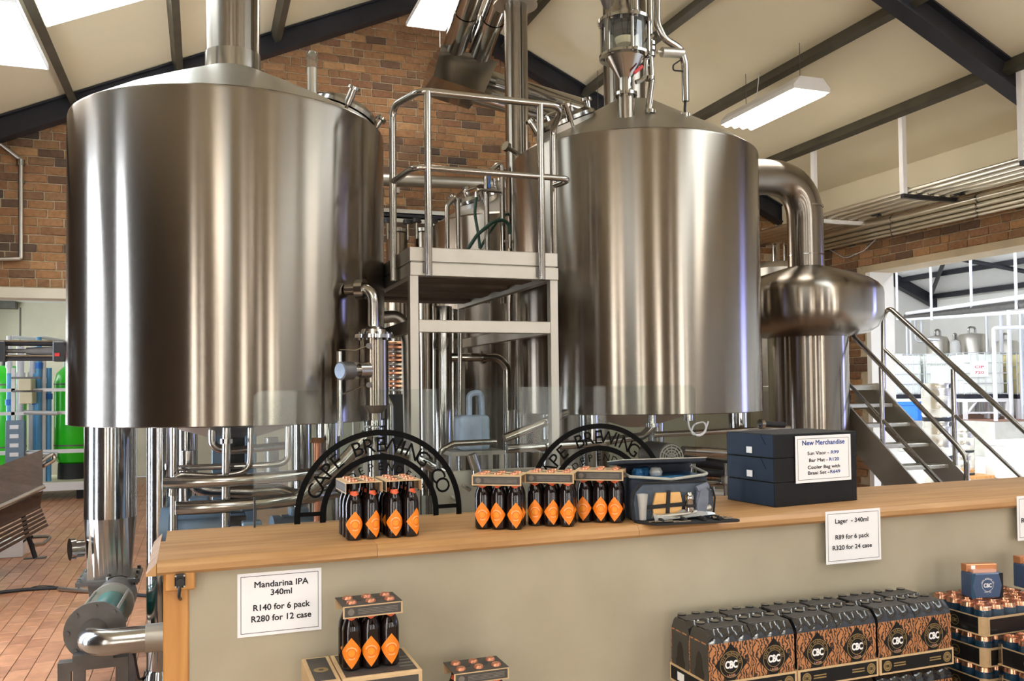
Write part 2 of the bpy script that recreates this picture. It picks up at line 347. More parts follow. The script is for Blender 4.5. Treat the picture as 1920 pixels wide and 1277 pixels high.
# lettering: glyph outlines as meshes, in the xz plane facing -y
_glyph = {}
def glyph(s, bold):
    k = (s, bold)
    if k not in _glyph:
        cu = bpy.data.curves.new('t', 'FONT'); cu.body = s; cu.size = 1.0; cu.offset = bold; cu.extrude = 0.0; cu.resolution_u = 3; cu.fill_mode = 'FRONT'
        cu.align_x = 'CENTER'
        ob = bpy.data.objects.new('t', cu); COL.objects.link(ob); bpy.context.view_layer.update()
        me = bpy.data.meshes.new_from_object(ob.evaluated_get(bpy.context.evaluated_depsgraph_get()))
        vs_ = [v.co.copy() for v in me.vertices]; fs = [tuple(p.vertices) for p in me.polygons]
        w_ = (max(v.x for v in vs_)-min(v.x for v in vs_)) if vs_ else 0.3
        bpy.data.objects.remove(ob); bpy.data.curves.remove(cu); bpy.data.meshes.remove(me)
        _glyph[k] = (vs_, fs, w_)
    return _glyph[k]
def text(bm, s, size, cx, cz, y=0.0, bold=0.012, rot=0.0, sx=1.0, width=None):
    vs_, fs, w_ = glyph(s, bold); c, sn = math.cos(rot), math.sin(rot); k = size if width is None else size
    if width: sx = width/(w_*size)
    nv = []
    for v in vs_:
        a, b = v.x*k*sx, v.y*k; nv.append(bm.verts.new((cx+a*c-b*sn, y, cz+a*sn+b*c)))
    for f in fs: bm.faces.new([nv[i] for i in f])
    return bm
def fat(bm, s, size, cx, cz, y=0.0, width=None, w=.022):
    for i, (dx, dz) in enumerate(((0, 0), (w, 0), (-w, 0), (0, w), (0, -w), (w*.7, w*.7), (-w*.7, w*.7), (w*.7, -w*.7), (-w*.7, -w*.7))): text(bm, s, size, cx+dx*size, cz+dz*size, y-i*5e-5, 0.0, width=width)
    return bm
def arctext(bm, s, size, cx, cz, r, a0, a1, y=0.0, bold=0.012, flip=False):
    n = len(s)
    for i, ch in enumerate(s):
        if ch == ' ': continue
        t = a0+(a1-a0)*(i/(n-1) if n > 1 else 0)
        text(bm, ch, size, cx+r*math.cos(t), cz+r*math.sin(t), y, bold, (t+math.pi/2) if flip else (t-math.pi/2))
    return bm
# ------------------------------------------------------------------ the building
def proj(p):
    v = Vector(p)-EYE; z = v.dot(FW); return 960+F*v.dot(RT)/z, PY-F*v.dot(UP)/z, z
XL, XR, YF, YG, RX, RZ, RS = -2.54, 7.2, -7.0, 9.6, 2.33, 6.24, 0.452      # left, right, front, gable, ridge x, ridge z, slope
def zc(x): return RZ-RS*abs(x-RX)
X2, Y2 = 21.5, 21.0                                                       # far side and gable of the second hall
# floor of terracotta tiles
bm = B(); box(bm, XL, XR, YF, YG, -0.12, -0.006); box(bm, XL-1.5, 2.6, YG, 18.6, -0.12, -0.006); floor = struct('floor', bm, M['grout'], 'terracotta tile floor')
tl, tw = 0.24, 0.12; cand = []
for i in range(int((0.45-XL)/tw)):
    x = XL+(i+.5)*tw
    for j in range(52):
        y = 4.6+(j+.5+(0.5 if i % 2 else 0))*tl
        p = proj((x, y, 0))
        if -40 < p[0] < 335 and 840 < p[1] < 1330: cand.append((y, x))
cand.sort(); bt = B(); box(bt, -tw/2+.0025, tw/2-.0025, -tl/2+.0025, tl/2-.0025, -0.008, 0.0, 0.002); tm = finish(bt, 'floor_tile', M['tile'])
for y, x in cand[:300]:
    o = bpy.data.objects.new('floor_tile', tm); COL.objects.link(o); o.location = (x, y, random.uniform(-.0006, .0006)); o.parent = floor
bm = B()
for y, x in cand[300:]: box(bm, x-tw/2+.003, x+tw/2-.003, y-tl/2+.003, y+tl/2-.003, -0.008, 0)
for i in range(60):                                                        # the strip seen under the stairs
    for j in range(24): box(bm, 4.4+i*.046*1.0, 4.4+i*.046+.043, 3.6+j*.24, 3.835+j*.24, -.008, 0) if i % 3 == 0 else None
spart('floor_tile', bm, M['tile_mass'], floor, kind='stuff')
# back gable wall with bricks
wb = B()
prism(wb, [(XL, 2.72), (0.9, 2.72), (0.9, 0), (XR, 0), (XR, zc(XR)), (RX, RZ), (XL, zc(XL))], YG, YG+.22)
wall_back = struct('wall_back', wb, M['mortar'], 'brick gable wall')
bm = B(); box(bm, 0.9, XR, YG-.02, YG, 0, 2.60); spart('plaster_panel', bm, M['grey_plaster'], wall_back)
bm = B(); box(bm, XL, 0.9, YG-.03, YG+.24, 2.62, 2.72); spart('lintel', bm, M['plaster'], wall_back)
def lay_bricks(wall, u0, u1, z0, z1, to3, keep, windows, header_row=True):
    """courses of bricks on a wall plane: the best 300 in view as parts, the rest joined"""
    L_, H_ = 0.222, 0.076; crs = 0.0865; allb = []
    k = 0; z = z0
    while z < z1:
        u = u0-random.random()*.23
        while u < u1:
            hd = (header_row and k == 0) or random.random() < 0.14
            ln = 0.105 if hd else L_
            if keep(u+ln/2, z+crs) and u > u0-.02 and u+ln < u1+.02: allb.append((u+ln/2, z+H_/2, hd))
            u += ln+0.012
        z += crs; k += 1
    def meshes(ln):
        out = []
        for v in range(3):
            b = B(); j = lambda: random.uniform(-.004, .004)
            box(b, -ln/2, ln/2, -.012, .004, -H_/2, H_/2, .004)
            for q in b.verts: q.co += Vector((j(), 0, j()*.8))
            out.append(finish(b, 'brick', M['brick']))
        return out
    ms = {True: meshes(.105), False: meshes(L_)}
    sc = []
    for i, (u, z, hd) in enumerate(allb):
        p = proj(to3(u, z, 0)); vis = any(a < p[0] < c and b < p[1] < d for a, b, c, d in windows)
        sc.append((0 if vis else 1, p[2], i))
    sc.sort(); pick = {i for v, d, i in sc[:300] if v == 0}
    rest = B(); rot = math.atan2(*(reversed((to3(1, 0, 0)-to3(0, 0, 0)).xy[:])))
    for i, (u, z, hd) in enumerate(allb):
        pr = random.uniform(-.004, .006); c = to3(u, z, pr)
        if i in pick:
            o = bpy.data.objects.new('brick', random.choice(ms[hd])); COL.objects.link(o); o.location = c; o.rotation_euler = (0, 0, rot); o.parent = wall
        else:
            ln = (.105 if hd else L_)/2; T = Matrix.Translation(c) @ Matrix.Rotation(rot, 4, 'Z')
            j = lambda: random.uniform(-.003, .003)
            box(rest, -ln+j(), ln+j(), -.012, .004, -H_/2+j(), H_/2+j(), 0, 1, T)
    spart('brickwork', rest, M['brick_mass'], wall, smooth=False, kind='stuff')
lay_bricks(wall_back, XL, XR, 2.735, 6.2, lambda u, z, pr: Vector((u, YG-pr, z)), lambda u, z: z < zc(u)-.03,
           [(0, 230, 126, 548), (735, 160, 952, 465), (490, 40, 735, 240), (735, 30, 830, 175)])
# right side: brick beam on a lintel over a wide opening, brick pier by the gable
bm = B(); box(bm, XR, XR+.3, YF, YG, 3.03, zc(XR)+.1); box(bm, XR, XR+.3, 7.92, YG, 0, 3.03); wall_right = struct('wall_right', bm, M['mortar'], 'brick side wall over a wide opening')
lay_bricks(wall_right, -YG, -4.4, 3.045, 3.70, lambda u, z, pr: Vector((XR-pr, -u, z)), lambda u, z: True, [(1440, 350, 1920, 520)], False)
lay_bricks(wall_right, -YG, -7.95, 0.02, 3.0, lambda u, z, pr: Vector((XR-pr, -u, z)), lambda u, z: True, [(1585, 600, 1640, 720)], False)
bm = B(); box(bm, XR-.03, XR+.33, 3.0, 7.92, 2.965, 3.04); spart('lintel', bm, M['lintel'], wall_right)
bm = B(); box(bm, XR-.02, XR+.32, 7.86, 7.93, 0, 2.965); spart('reveal', bm, M['white_wall'], wall_right)
bm = B(); box(bm, XR-.03, XR, YF, YG-.2, 3.76, zc(XR)+.02); spart('eave_board', bm, M['ceil'], wall_right)
bm = B(); box(bm, XR-.05, XR, YF, YG-.2, 3.72, 3.77); spart('eave_trim', bm, M['steelbeam'], wall_right)
# left and front walls with daylit windows
bm = B(); box(bm, XL-.25, XL, YF, YG, 0, zc(XL)+.1); struct('wall_left', bm, M['brown_wall'], 'left side wall')
bm = B(); prism(bm, [(XL, 0), (XR, 0), (XR, zc(XR)), (RX, RZ), (XL, zc(XL))], YF-.2, YF); struct('wall_front', bm, M['brown_wall'], 'front gable wall')
wn = [0]
def window(bm_pane, bm_frame, m):
    wn[0] += 1; o = struct('window_%d' % wn[0], bm_pane, m, 'daylit window'); spart('window_frame', bm_frame, M['dark'], o); return o
for y0, y1, z0, z1 in ((5.82, 6.32, 0.1, 3.3), (4.80, 5.06, 0.1, 3.3), (.25, .75, 0.1, 3.3), (-1.1, -.7, 0.1, 3.3), (-6.2, -5.3, 0.1, 3.3)):
    p = B(); box(p, XL, XL+.02, y0, y1, z0, z1); f = B()
    for a, b in ((y0-.06, y0), (y1, y1+.06), ((y0+y1)/2-.02, (y0+y1)/2+.02)): box(f, XL, XL+.05, a, b, z0-.06, z1+.06)
    box(f, XL, XL+.05, y0, y1, z0-.06, z0); box(f, XL, XL+.05, y0, y1, z1, z1+.06); window(p, f, M['sky_left'] if y0 > 3 else M['sky_front'])
for x0, x1, z0, z1 in ((-2.3, -1.9, 0.2, 3.2), (.95, 1.6, .2, 3.4), (3.6, 3.85, .2, 3.4), (5.3, 6.1, .2, 3.4), (6.7, 6.95, .3, 3.0)):
    p = B(); box(p, x0, x1, YF, YF+.02, z0, z1); f = B()
    for a, b in ((x0-.06, x0), (x1, x1+.06)): box(f, a, b, YF, YF+.05, z0-.06, z1+.06)
    box(f, x0, x1, YF, YF+.05, z0-.06, z0); box(f, x0, x1, YF, YF+.05, z1, z1+.06); window(p, f, M['sky_front'])
# roof: two ceiling slopes with rafters and purlins
def slope(side):
    xe = XL if side < 0 else XR; bm = B()
    prism(bm, [(xe, zc(xe)), (RX, RZ), (RX, RZ+.05), (xe, zc(xe)+.05)], YF, YG+.2)
    c = struct('ceiling', bm, M['ceil'], 'cream ceiling boards on the %s roof slope' % ('left' if side < 0 else 'right'))
    for y in (YG-.16, 5.36, 1.1, -3.2):
        r = B(); xs = sorted((xe, RX)); prism(r, [(xs[0], zc(xs[0])-.01), (xs[1], zc(xs[1])-.01), (xs[1], zc(xs[1])-.23), (xs[0], zc(xs[0])-.23)], y, y+.035)
        for k in (.008, .222): prism(r, [(xs[0], zc(xs[0])-k), (xs[1], zc(xs[1])-k), (xs[1], zc(xs[1])-k-.016), (xs[0], zc(xs[0])-k-.016)], y-.06, y+.095)
        spart('rafter', r, M['steelbeam'], c)
    for x in ([0.73, -0.25, -1.22, -2.15] if side < 0 else [3.38, 4.40, 5.43, 6.41]):
        q = B(); t = Matrix.Translation((x, 0, zc(x))) @ Matrix.Rotation(math.atan(RS)*(1 if side > 0 else -1), 4, 'Y')
        box(q, -.035, .035, YF, YG-.1, -.012, -.001, 0, 1, t); box(q, -.035, -.023, YF, YG-.1, -.105, -.01, 0, 1, t); box(q, -.035, .035, YF, YG-.1, -.117, -.105, 0, 1, t)
        box(q, .027, .035, YF, YG-.1, -.105, -.085, 0, 1, t); spart('purlin', q, M['purlin'], c)
    return c
ceil_l = slope(-1); ceil_r = slope(1)
bm = B(); t = [(-1.17, zc(-1.17)-.012), (-.30, zc(-.30)-.012), (-.30, zc(-.30)-.002), (-1.17, zc(-1.17)-.002)]
prism(bm, t, 5.55, 7.76); wn[0] += 1; struct('window_%d' % wn[0], bm, M['skylight'], 'added unseen glowing sheet on the hall roof')
bm = B(); prism(bm, t, -2.9, 1.0); wn[0] += 1; struct('window_%d' % wn[0], bm, M['skylight'], 'added unseen glowing sheet on the hall roof')
t = [(4.45, zc(4.45)-.012), (5.38, zc(5.38)-.012), (5.38, zc(5.38)-.002), (4.45, zc(4.45)-.002)]
for y0 in (-2.9, 1.3): bm = B(); prism(bm, t, y0, y0+3.5); wn[0] += 1; struct('window_%d' % wn[0], bm, M['skylight'], 'added unseen glowing sheet on the hall roof')
# room behind the gable at the left
bm = B(); box(bm, XL-1.5, 2.6, 18.6, 18.8, 0, 3.4); wl = struct('wall_plant_room', bm, M['plaster'], 'cream panel wall behind the green tanks')
sx = onY(37, 600, 18.55).x
for x in (sx, sx+2.3, sx-2.3): bm = B(); box(bm, x-.012, x+.012, 18.585, 18.6, 0, 3.3); spart('panel_joint', bm, M['iron'], wl)
for nm, a, b in (('wall_plant_room_left', XL-1.7, XL-1.5), ('wall_plant_room_right', 2.6, 2.8)):
    bm = B(); box(bm, a, b, YG+.22, 18.8, 0, 3.4); struct(nm, bm, M['plaster'])
bm = B(); box(bm, XL-1.7, 2.8, YG+.22, 18.8, 3.4, 3.5); struct('ceiling', bm, M['ceil_white'], 'flat ceiling of the plant room')
for i, y in enumerate((11.2, 15.2)):
    p = B(); box(p, XL-1.5, XL-1.48, y, y+2.2, .9, 2.9); f = B(); box(f, XL-1.5, XL-1.45, y-.06, y, .84, 2.96); box(f, XL-1.5, XL-1.45, y+2.2, y+2.26, .84, 2.96); window(p, f, M['sky_room'])
# second hall beyond the right opening
hx = XR+.3; RX2 = (hx+X2)/2; e2 = onY(1745, 573, Y2).z+.25; RS2 = .42; RZ2 = e2+RS2*(X2-RX2)
bm = B(); box(bm, XR, X2, YF, Y2, -.12, -.004); struct('floor_hall', bm, M['concrete_floor'], 'pale concrete floor of the second hall')
bm = B(); prism(bm, [(hx, 0), (X2, 0), (X2, e2), (RX2, RZ2), (hx, e2)], Y2, Y2+.2); struct('wall_hall_back', bm, M['white_wall'], 'white gable wall of the second hall')
bm = B(); box(bm, X2, X2+.2, YF, Y2, 0, e2+.1); struct('wall_hall_right', bm, M['white_wall'], 'white side wall of the second hall')
bm = B(); box(bm, hx, X2, YF-.2, YF, 0, RZ2); struct('wall_hall_front', bm, M['white_wall'])
bm = B(); box(bm, XR, XR+.3, YG+.22, Y2, 0, 6.5); struct('wall_hall_left', bm, M['white_wall'])
for side in (-1, 1):
    xe = hx if side < 0 else X2; bm = B(); prism(bm, [(xe, e2), (RX2, RZ2), (RX2, RZ2+.05), (xe, e2+.05)], YF, Y2)
    c = struct('ceiling', bm, M['ceil_white'], 'white boards on a roof slope of the second hall')
    z2 = lambda x: RZ2-RS2*abs(x-RX2)
    for y in (Y2-.3, 13.0):
        r = B(); xs = sorted((xe, RX2)); prism(r, [(xs[0], z2(xs[0])-.01), (xs[1], z2(xs[1])-.01), (xs[1], z2(xs[1])-.34), (xs[0], z2(xs[0])-.34)], y, y+.2); spart('rafter', r, M['steelbeam'], c)
    for i in range(6):
        x = xe+(RX2-xe)*(i+.15)/6; q = B(); box(q, x-.05, x+.05, YF, Y2-.1, z2(x)-.15, z2(x)-.01); spart('purlin', q, M['steelbeam'], c)
    if side > 0:
        for (ya, xa, yb, xb) in ((Y2-.3, X2-.3, 15.5, RX2+2.6), (Y2-5, X2-.3, Y2-.3, RX2+2.2)):
            q = B(); cyl(q, (xa, ya, z2(xa)-.2), (xb, yb, z2(xb)-.2), .06, n=8); spart('brace', q, M['steelbeam'], c)
for y in (2.0, 9.5, 15.0):  # unseen glowing sheets added to light the second hall
    bm = B(); prism(bm, [(9.0, z2(9.0)-.03), (12.5, z2(12.5)-.03), (12.5, z2(12.5)-.02), (9.0, z2(9.0)-.02)], y, y+3.2); wn[0] += 1; struct('window_%d' % wn[0], bm, M['hall_fill'], 'added unseen glowing sheet on the hall roof')
p = B(); box(p, X2-.02, X2, 2.0, 4.4, 0.1, 3.6); f = B(); box(f, X2-.06, X2, 1.9, 2.0, .0, 3.7); box(f, X2-.06, X2, 4.4, 4.5, .0, 3.7); window(p, f, M['sky_blue'])
# ------------------------------------------------------------------ lamps
def lamp(cx, cy, z, lx, ly, ntube, label, top, rz=0.0, up=False):
    t = thing('fluorescent_lamp', label, 'lamp', (cx, cy, z), rz)
    b = B(); box(b, -lx/2, lx/2, -ly/2, ly/2, .012, .03); prism(b, [(-lx/2, .03), (lx/2, .03), (lx*.32, .11), (-lx*.32, .11)], -ly/2, ly/2)
    for s in (-1, 1): box(b, s*lx/2-.004, s*lx/2+.004, -ly/2, ly/2, -.012, .03)
    for s in (-1, 1): box(b, -lx/2, lx/2, s*ly/2-.006, s*ly/2+.006, -.012, .03)
    part('housing', b, M['white'], t, True)
    if ntube == 0:
        b = B(); box(b, -lx/2+.01, lx/2-.01, -ly/2+.01, ly/2-.01, -.006, .0); part('diffuser', b, M['tube'], t, True, smooth=False)
    for i in range(ntube):
        x = -lx/2+lx*(i+.5)/ntube; b = B(); cyl(b, (x, -ly/2+.03, -.004), (x, ly/2-.03, -.004), lx/ntube*.36, n=12); part('tube', b, M['tube'], t, True)
    if up:  # tubes added above the unseen lamps to brighten the ceiling
        for s in (-1, 1): b = B(); cyl(b, (s*.06, -ly/2+.03, .15), (s*.06, ly/2-.03, .15), .03, n=12); part('added_uplight_tube', b, M['tube'], t, True)
    for s in (-1, 1):
        b = B(); cyl(b, (0, s*ly*.36, .1), (0, s*ly*.36, top-z), .003, n=6); part('hanger_wire', b, M['iron'], t, True)
    b = B(); tube(b, [(.02, ly*.3, .1), (.10, ly*.33, (top-z)*.45), (.03, ly*.2, (top-z)*.9)], .005, 6, .05); part('cable', b, M['white'], t, True)
    return t
c = [onZ(px, py, 4.40) for px, py in ((1370, 226), (1427, 233), (1531, 180), (1473, 170))]; ctr = sum(c, Vector())/4
lamp(ctr.x, ctr.y, 4.40, .40, 1.18, 4, 'lit four-tube lamp hanging under the right ceiling slope', zc(ctr.x)-.02)
c = onZ(795, 51, 5.50); lamp(c.x+.02, c.y-.60, 5.50, .42, 1.2, 0, 'lit lamp hanging near the ridge beside the steel flues', zc(c.x)-.02)
c = onZ(90, 128, 4.22); lamp(c.x-.30, c.y-.62, 4.22, .60, 1.24, 0, 'wide lit lamp below the roof sheet left of the big kettle', zc(c.x-.3)-.02)
for x, y, z_, lab in ((4.3, 8.5, 3.0, 'added unseen lamp hung low behind the mash tun'), (0.35, 8.5, 3.0, 'added unseen lamp hung low behind the big kettle'), (-0.6, 1.6, 3.9, 'added unseen lamp over the hall left of the bar'), (5.2, 1.9, 4.0, 'added unseen lamp over the hall right of the bar'), (1.6, -2.5, 4.6, 'added unseen lamp over the hall in front of the bar')):
    lamp(x, y, z_, .40, 1.2, 4, lab, zc(x)-.02, up=True)  # out-of-view lamps added to light the bricks, ceiling and hall
# ------------------------------------------------------------------ brewhouse vessels
T1 = (0.203, 6.0, 0.989, 1.493, 3.409); T2 = (3.188, 6.0, 0.943, 1.499, 3.452)     # x, y, radius, bottom, top
def flange(bm, p, d, r, t, bolts=0):
    p = Vector(p); d = Vector(d).normalized(); cyl(bm, p-d*t/2, p+d*t/2, r, n=28)
    if bolts:
        x, y = frame_of(d)
        for i in range(bolts):
            a = 2*math.pi*i/bolts; c = p+(x*math.cos(a)+y*math.sin(a))*r*.86; cyl(bm, c-d*t*1.1, c+d*t*1.1, r*.07+.003, n=6)
    return bm
def shell(parent, T, apex_h, neck_r, th=0.016):
    x, y, R, z0, z1 = T; b = B()
    lathe(b, [(R-.10, z0+.02), (R-.02, z0), (R, z0+.006), (R, z1-.03), (R-.004, z1-.014), (R-.018, z1-.004)], 128, (x, y, 0)); part('shell', b, M['tank'], parent)
    b = B(); lathe(b, [(R-.018, z1-.004), (R*.75, z1+apex_h*.33), (R*.5, z1+apex_h*.64), (neck_r, z1+apex_h)], 96, (x, y, 0)); part('cone', b, M['cone'], parent)
    b = B(); lathe(b, [(R-.10, z0+.02), (R*.5, z0-.0), (.1, z0-.12), (0, z0-.12)], 64, (x, y, 0)); part('bottom_dish', b, M['satin'], parent)
def hatch(parent, c, n, r, knobs, handle=True, lid_gap=0.03):
    """round manway: ring, lid, handle, clamp knobs"""
    c = Vector(c); n = Vector(n).normalized(); x, y = frame_of(n)
    b = B(); cyl(b, c-n*.06, c+n*.05, r, n=40); part('manway_ring', b, M['satin'], parent)
    b = B(); cyl(b, c+n*(.05+.008), c+n*.085, r*1.06, n=40); cyl(b, c+n*.085, c+n*.115, r*1.02, r*.9, n=40); lid = part('manway_lid', b, M['pipe'], parent)
    if handle:
        d = (x if abs(x.dot(RT)) > abs(y.dot(RT)) else y); b = B(); h = c+n*.115
        tube(b, [h-d*r*.45, h-d*r*.45+n*.05, h+d*r*.45+n*.05, h+d*r*.45], .012, 8, .015); part('lid_handle', b, M['shine'], lid)
    for k in knobs:
        k = Vector(k); b = B(); q = c+x*k.x*r+y*k.y*r; dd = (n+(q-c).normalized()*.25).normalized()
        cyl(b, q, q+dd*.10, .012, n=10); cyl(b, q+dd*.06, q+dd*.17, .026, n=14); cyl(b, q+dd*.165, q+dd*.185, .042, .040, n=18); part('clamp_knob', b, M['shine'], parent)
kettle = thing('brew_kettle', 'large brushed steel kettle with a thick stack and side strainer', 'tank', (T1[0], T1[1], 0))
shell(kettle, T1, 0.40, 0.19)
sx, sy = T1[0], T1[1]
b = B(); cyl(b, (sx, sy, 3.76), (sx, sy, 5.55), .172, n=48, caps=False); part('stack', b, M['tank'], kettle)
b = B(); cyl(b, (sx, sy, 3.78), (sx, sy, 3.93), .178, n=48, caps=False); part('stack_collar', b, M['pipe'], kettle)
# fittings on the cone, seen along the right half
def on_cone(T, apex, px, py, off=0.0):
    """point of the cone under a pixel (near side)"""
    best = None; d = ray(px, py).normalized()
    for i in range(1, 1400):
        p = EYE+d*(3.0+i*.004); rr = math.hypot(p.x-T[0], p.y-T[1]); zz = T[4]+apex*(1-rr/T[2])
        if p.z < zz and rr < T[2]: best = p; break
    if best is None: best = EYE+d*6.0
    nn = Vector(((best.x-T[0])*apex/T[2], (best.y-T[1])*apex/T[2], math.hypot(best.x-T[0], best.y-T[1]))).normalized()
    return best, nn
def cone_pt(T, apex, ang, k):
    r = T[2]*k; p = Vector((T[0]+r*math.cos(ang), T[1]+r*math.sin(ang), T[4]+apex*(1-k))); return p, Vector((math.cos(ang)*apex/T[2], math.sin(ang)*apex/T[2], 1)).normalized()
p, n = cone_pt(T1, .40, math.radians(-12), .30); b = B(); cyl(b, p-n*.03, p+n*.02, .09, n=30); cyl(b, p+n*.02, p+n*.06, .105, n=30); part('blank_flange', b, M['pipe'], kettle)
p, n = cone_pt(T1, .40, math.radians(-40), .62); b = B(); cyl(b, p-Vector((0, 0, .1)), p+Vector((0, 0, .20)), .032, n=20); part('sight_lamp_tube', b, M['satin'], kettle)
b = B(); cyl(b, p+Vector((0, 0, .20)), p+Vector((0, 0, .29)), .036, n=20); part('sight_lamp_glass', b, M['tumbler'], kettle)
b = B(); cyl(b, p+Vector((0, 0, .285)), p+Vector((0, 0, .31)), .03, .02, n=20); part('sight_lamp_cap', b, M['satin'], kettle)
p, n = cone_pt(T1, .40, math.radians(-8), .72); hatch(kettle, p, n, .21, [(0.98, 0.1), (-.98, 0.1), (.4, -.95)])
legs = [(-.66, .10), (-.43, -.48), (.55, -.45), (.5, .6), (-.3, .7)]
for dx, dy in legs[1:]:
    b = B(); cyl(b, (sx+dx, sy+dy, .06), (sx+dx, sy+dy, T1[3]+.02), .075, n=28); cyl(b, (sx+dx, sy+dy, 0), (sx+dx, sy+dy, .07), .10, .085, n=28); part('leg', b, M['shine'], kettle)
# grain-out chute under the kettle
hx_, hy_ = -.556, 6.22
ch = thing('grain_chute', 'round steel chute tapering to a square flange beneath the kettle', 'chute', (hx_, hy_, 0))
b = B(); cyl(b, (hx_, hy_, .88), (hx_, hy_, 1.49), .158, n=40); part('chute_pipe', b, M['shine'], ch)
b = B(); top = []; bot = []
for i in range(32):
    a = 2*math.pi*i/32; top.append(b.verts.new((hx_+.158*math.cos(a), hy_+.158*math.sin(a), .88)))
    q = max(abs(math.cos(a)), abs(math.sin(a))); bot.append(b.verts.new((hx_+.125*math.cos(a)/q, hy_+.125*math.sin(a)/q, .50)))
for i in range(32): j = (i+1) % 32; b.faces.new((top[i], top[j], bot[j], bot[i]))
part('square_transition', b, M['pipe'], ch, smooth=False)
b = B(); box(b, hx_-.185, hx_+.185, hy_-.185, hy_+.185, .475, .50); part('square_flange', b, M['iron'], ch)
for i in range(4):
    for k in range(3):
        a = -.16+.16*k; x_, y_ = [(a, -.165), (a, .165), (-.165, a), (.165, a)][i]; b = B(); cyl(b, (hx_+x_, hy_+y_, .46), (hx_+x_, hy_+y_, .52), .012, n=6); part('bolt', b, M['shine'], ch)
b = B(); p = Vector((hx_-.15, hy_-.08, .70)); d = Vector((-1, -.35, 0)).normalized(); cyl(b, p, p+d*.06, .055, n=24); cyl(b, p+d*.05, p+d*.08, .07, n=24); part('inspection_cap', b, M['shine'], ch)
b = B(); prism(b, [(-.13, .475), (.13, .475), (.10, .22), (-.10, .22)], -.13, .13, Matrix.Translation((hx_+.01, hy_, 0))); part('lower_hopper', b, M['iron'], ch)
# progressive cavity pump on its stand
pump = thing('screw_pump', 'teal screw pump with bolted flange and elbow on a steel stand', 'pump', (-.5, 5.15, 0))
a0 = Vector((-.50, 6.08, .40)); a1 = Vector((-.525, 5.06, .44))
b = B(); cyl(b, a0, a0+(a1-a0)*.32, .115, n=28); part('suction_housing', b, M['iron'], pump)
b = B(); cyl(b, a0+(a1-a0)*.30, a0+(a1-a0)*.92, .085, n=28); part('stator', b, M['teal'], pump)
b = B(); cyl(b, a0+(a1-a0)*.28, a0+(a1-a0)*.34, .125, n=28); part('stator_ring', b, M['satin'], pump)
for ang in (.7, 2.4, 3.9, 5.5):
    o_ = Vector((math.cos(ang)*.12, 0, math.sin(ang)*.12)); b = B(); cyl(b, a0+(a1-a0)*.3+o_, a0+(a1-a0)*.97+o_, .009, n=8); part('tie_rod', b, M['satin'], pump)
b = B(); flange(b, a1, a1-a0, .15, .03, 8); part('flange', b, M['iron'], pump)
b = B(); e = a1+(a1-a0).normalized()*.02; tube(b, [e, e+Vector((0, -.24, 0)), e+Vector((.85, -.24, 0))], .066, 20, .17, 10); part('elbow_pipe', b, M['pipe'], pump)
b = B(); cyl(b, e+Vector((.26, -.24, 0)), e+Vector((.36, -.24, 0)), .071, n=20); part('pipe_collar', b, M['satin'], pump)
for y_, h_ in ((4.98, .31), (5.55, .29)):
    b = B()
    for x_ in (-.66, -.39): box(b, x_-.03, x_+.03, y_, y_+.06, 0, h_-.045)
    box(b, -.69, -.36, y_-.005, y_+.065, h_-.046, h_); part('stand', b, M['iron'], pump, smooth=False)
b = B(); box(b, -.62, -.43, 4.96, 5.10, .31, .345); part('foot_plate', b, M['iron'], pump, smooth=False)
b = B(); box(b, -.50, -.40, 5.30, 5.44, .26, .34, .01); part('terminal_box', b, M['black'], pump)
b = B(); tube(b, [(-.42, 5.38, .30), (-.36, 5.4, .2), (-.34, 5.5, .02), (-.2, 5.8, .012)], .008, 6, .05); part('cable', b, M['black'], pump)
# strainer on the kettle's right side
fx, fy = 0.97, 5.13
st = thing('inline_strainer', 'upright steel strainer with domed bolted lid, elbow and side sensor', 'strainer', (fx, fy, 0))
pz = lambda py: onY(685, py, fy).z
b = B(); cyl(b, (fx, fy, pz(760)), (fx, fy, pz(632)), .088, n=36); lathe(b, [(.088, pz(760)), (.05, pz(775)), (.05, pz(795))], 36, (fx, fy, 0)); part('body', b, M['tank'], st)
b = B(); flange(b, (fx, fy, pz(631)), (0, 0, 1), .118, .022, 10); part('lid_flange', b, M['shine'], st)
b = B(); lathe(b, [(.082, pz(628)), (.075, pz(618)), (.045, pz(612)), (0, pz(611))], 32, (fx, fy, 0)); part('lid_dome', b, M['pipe'], st)
np_ = Vector((T1[0]+.62, T1[1]-.77, pz(541))); b = B(); tube(b, [np_, (fx, fy, pz(541)), (fx, fy, pz(614))], .034, 16, .12, 8); part('inlet_elbow', b, M['pipe'], st)
d = (Vector((fx, fy, pz(541)))-np_).normalized(); b = B(); flange(b, np_+d*.10, d, .062, .05); part('union', b, M['shine'], st)
sp = Vector((fx-.05, fy-.06, pz(695))); dd = Vector((-.85, -.5, -.02)).normalized()
b = B(); cyl(b, sp, sp+dd*.08, .05, n=20); cyl(b, sp+dd*.08, sp+dd*.13, .03, n=20); part('sensor_stub', b, M['pipe'], st)
b = B(); cyl(b, sp+dd*.12, sp+dd*.20, .052, n=24); s_ = part('sensor_head', b, M['iron'], st); b = B(); cyl(b, sp+dd*.198, sp+dd*.206, .044, n=24); part('sensor_window', b, M['paleblue'], s_)
for py in (650, 722):
    q = Vector((fx-.04, fy-.075, pz(py))); b = B(); cyl(b, q, q+Vector((-.3, -.9, 0)).normalized()*.03, .016, n=14); part('sample_port', b, M['iron'], st)
for y0, z0 in ((798, 0), (812, 1), (828, 2)):
    b = B(); cyl(b, (fx, fy, pz(y0)), (fx, fy, pz(y0-10)), .062-.004*z0, n=28); part('clamp_ring', b, M['shine'], st)
b = B(); cyl(b, (fx, fy, pz(900)), (fx, fy, pz(800)), .04, n=20); part('outlet_pipe', b, M['pipe'], st)
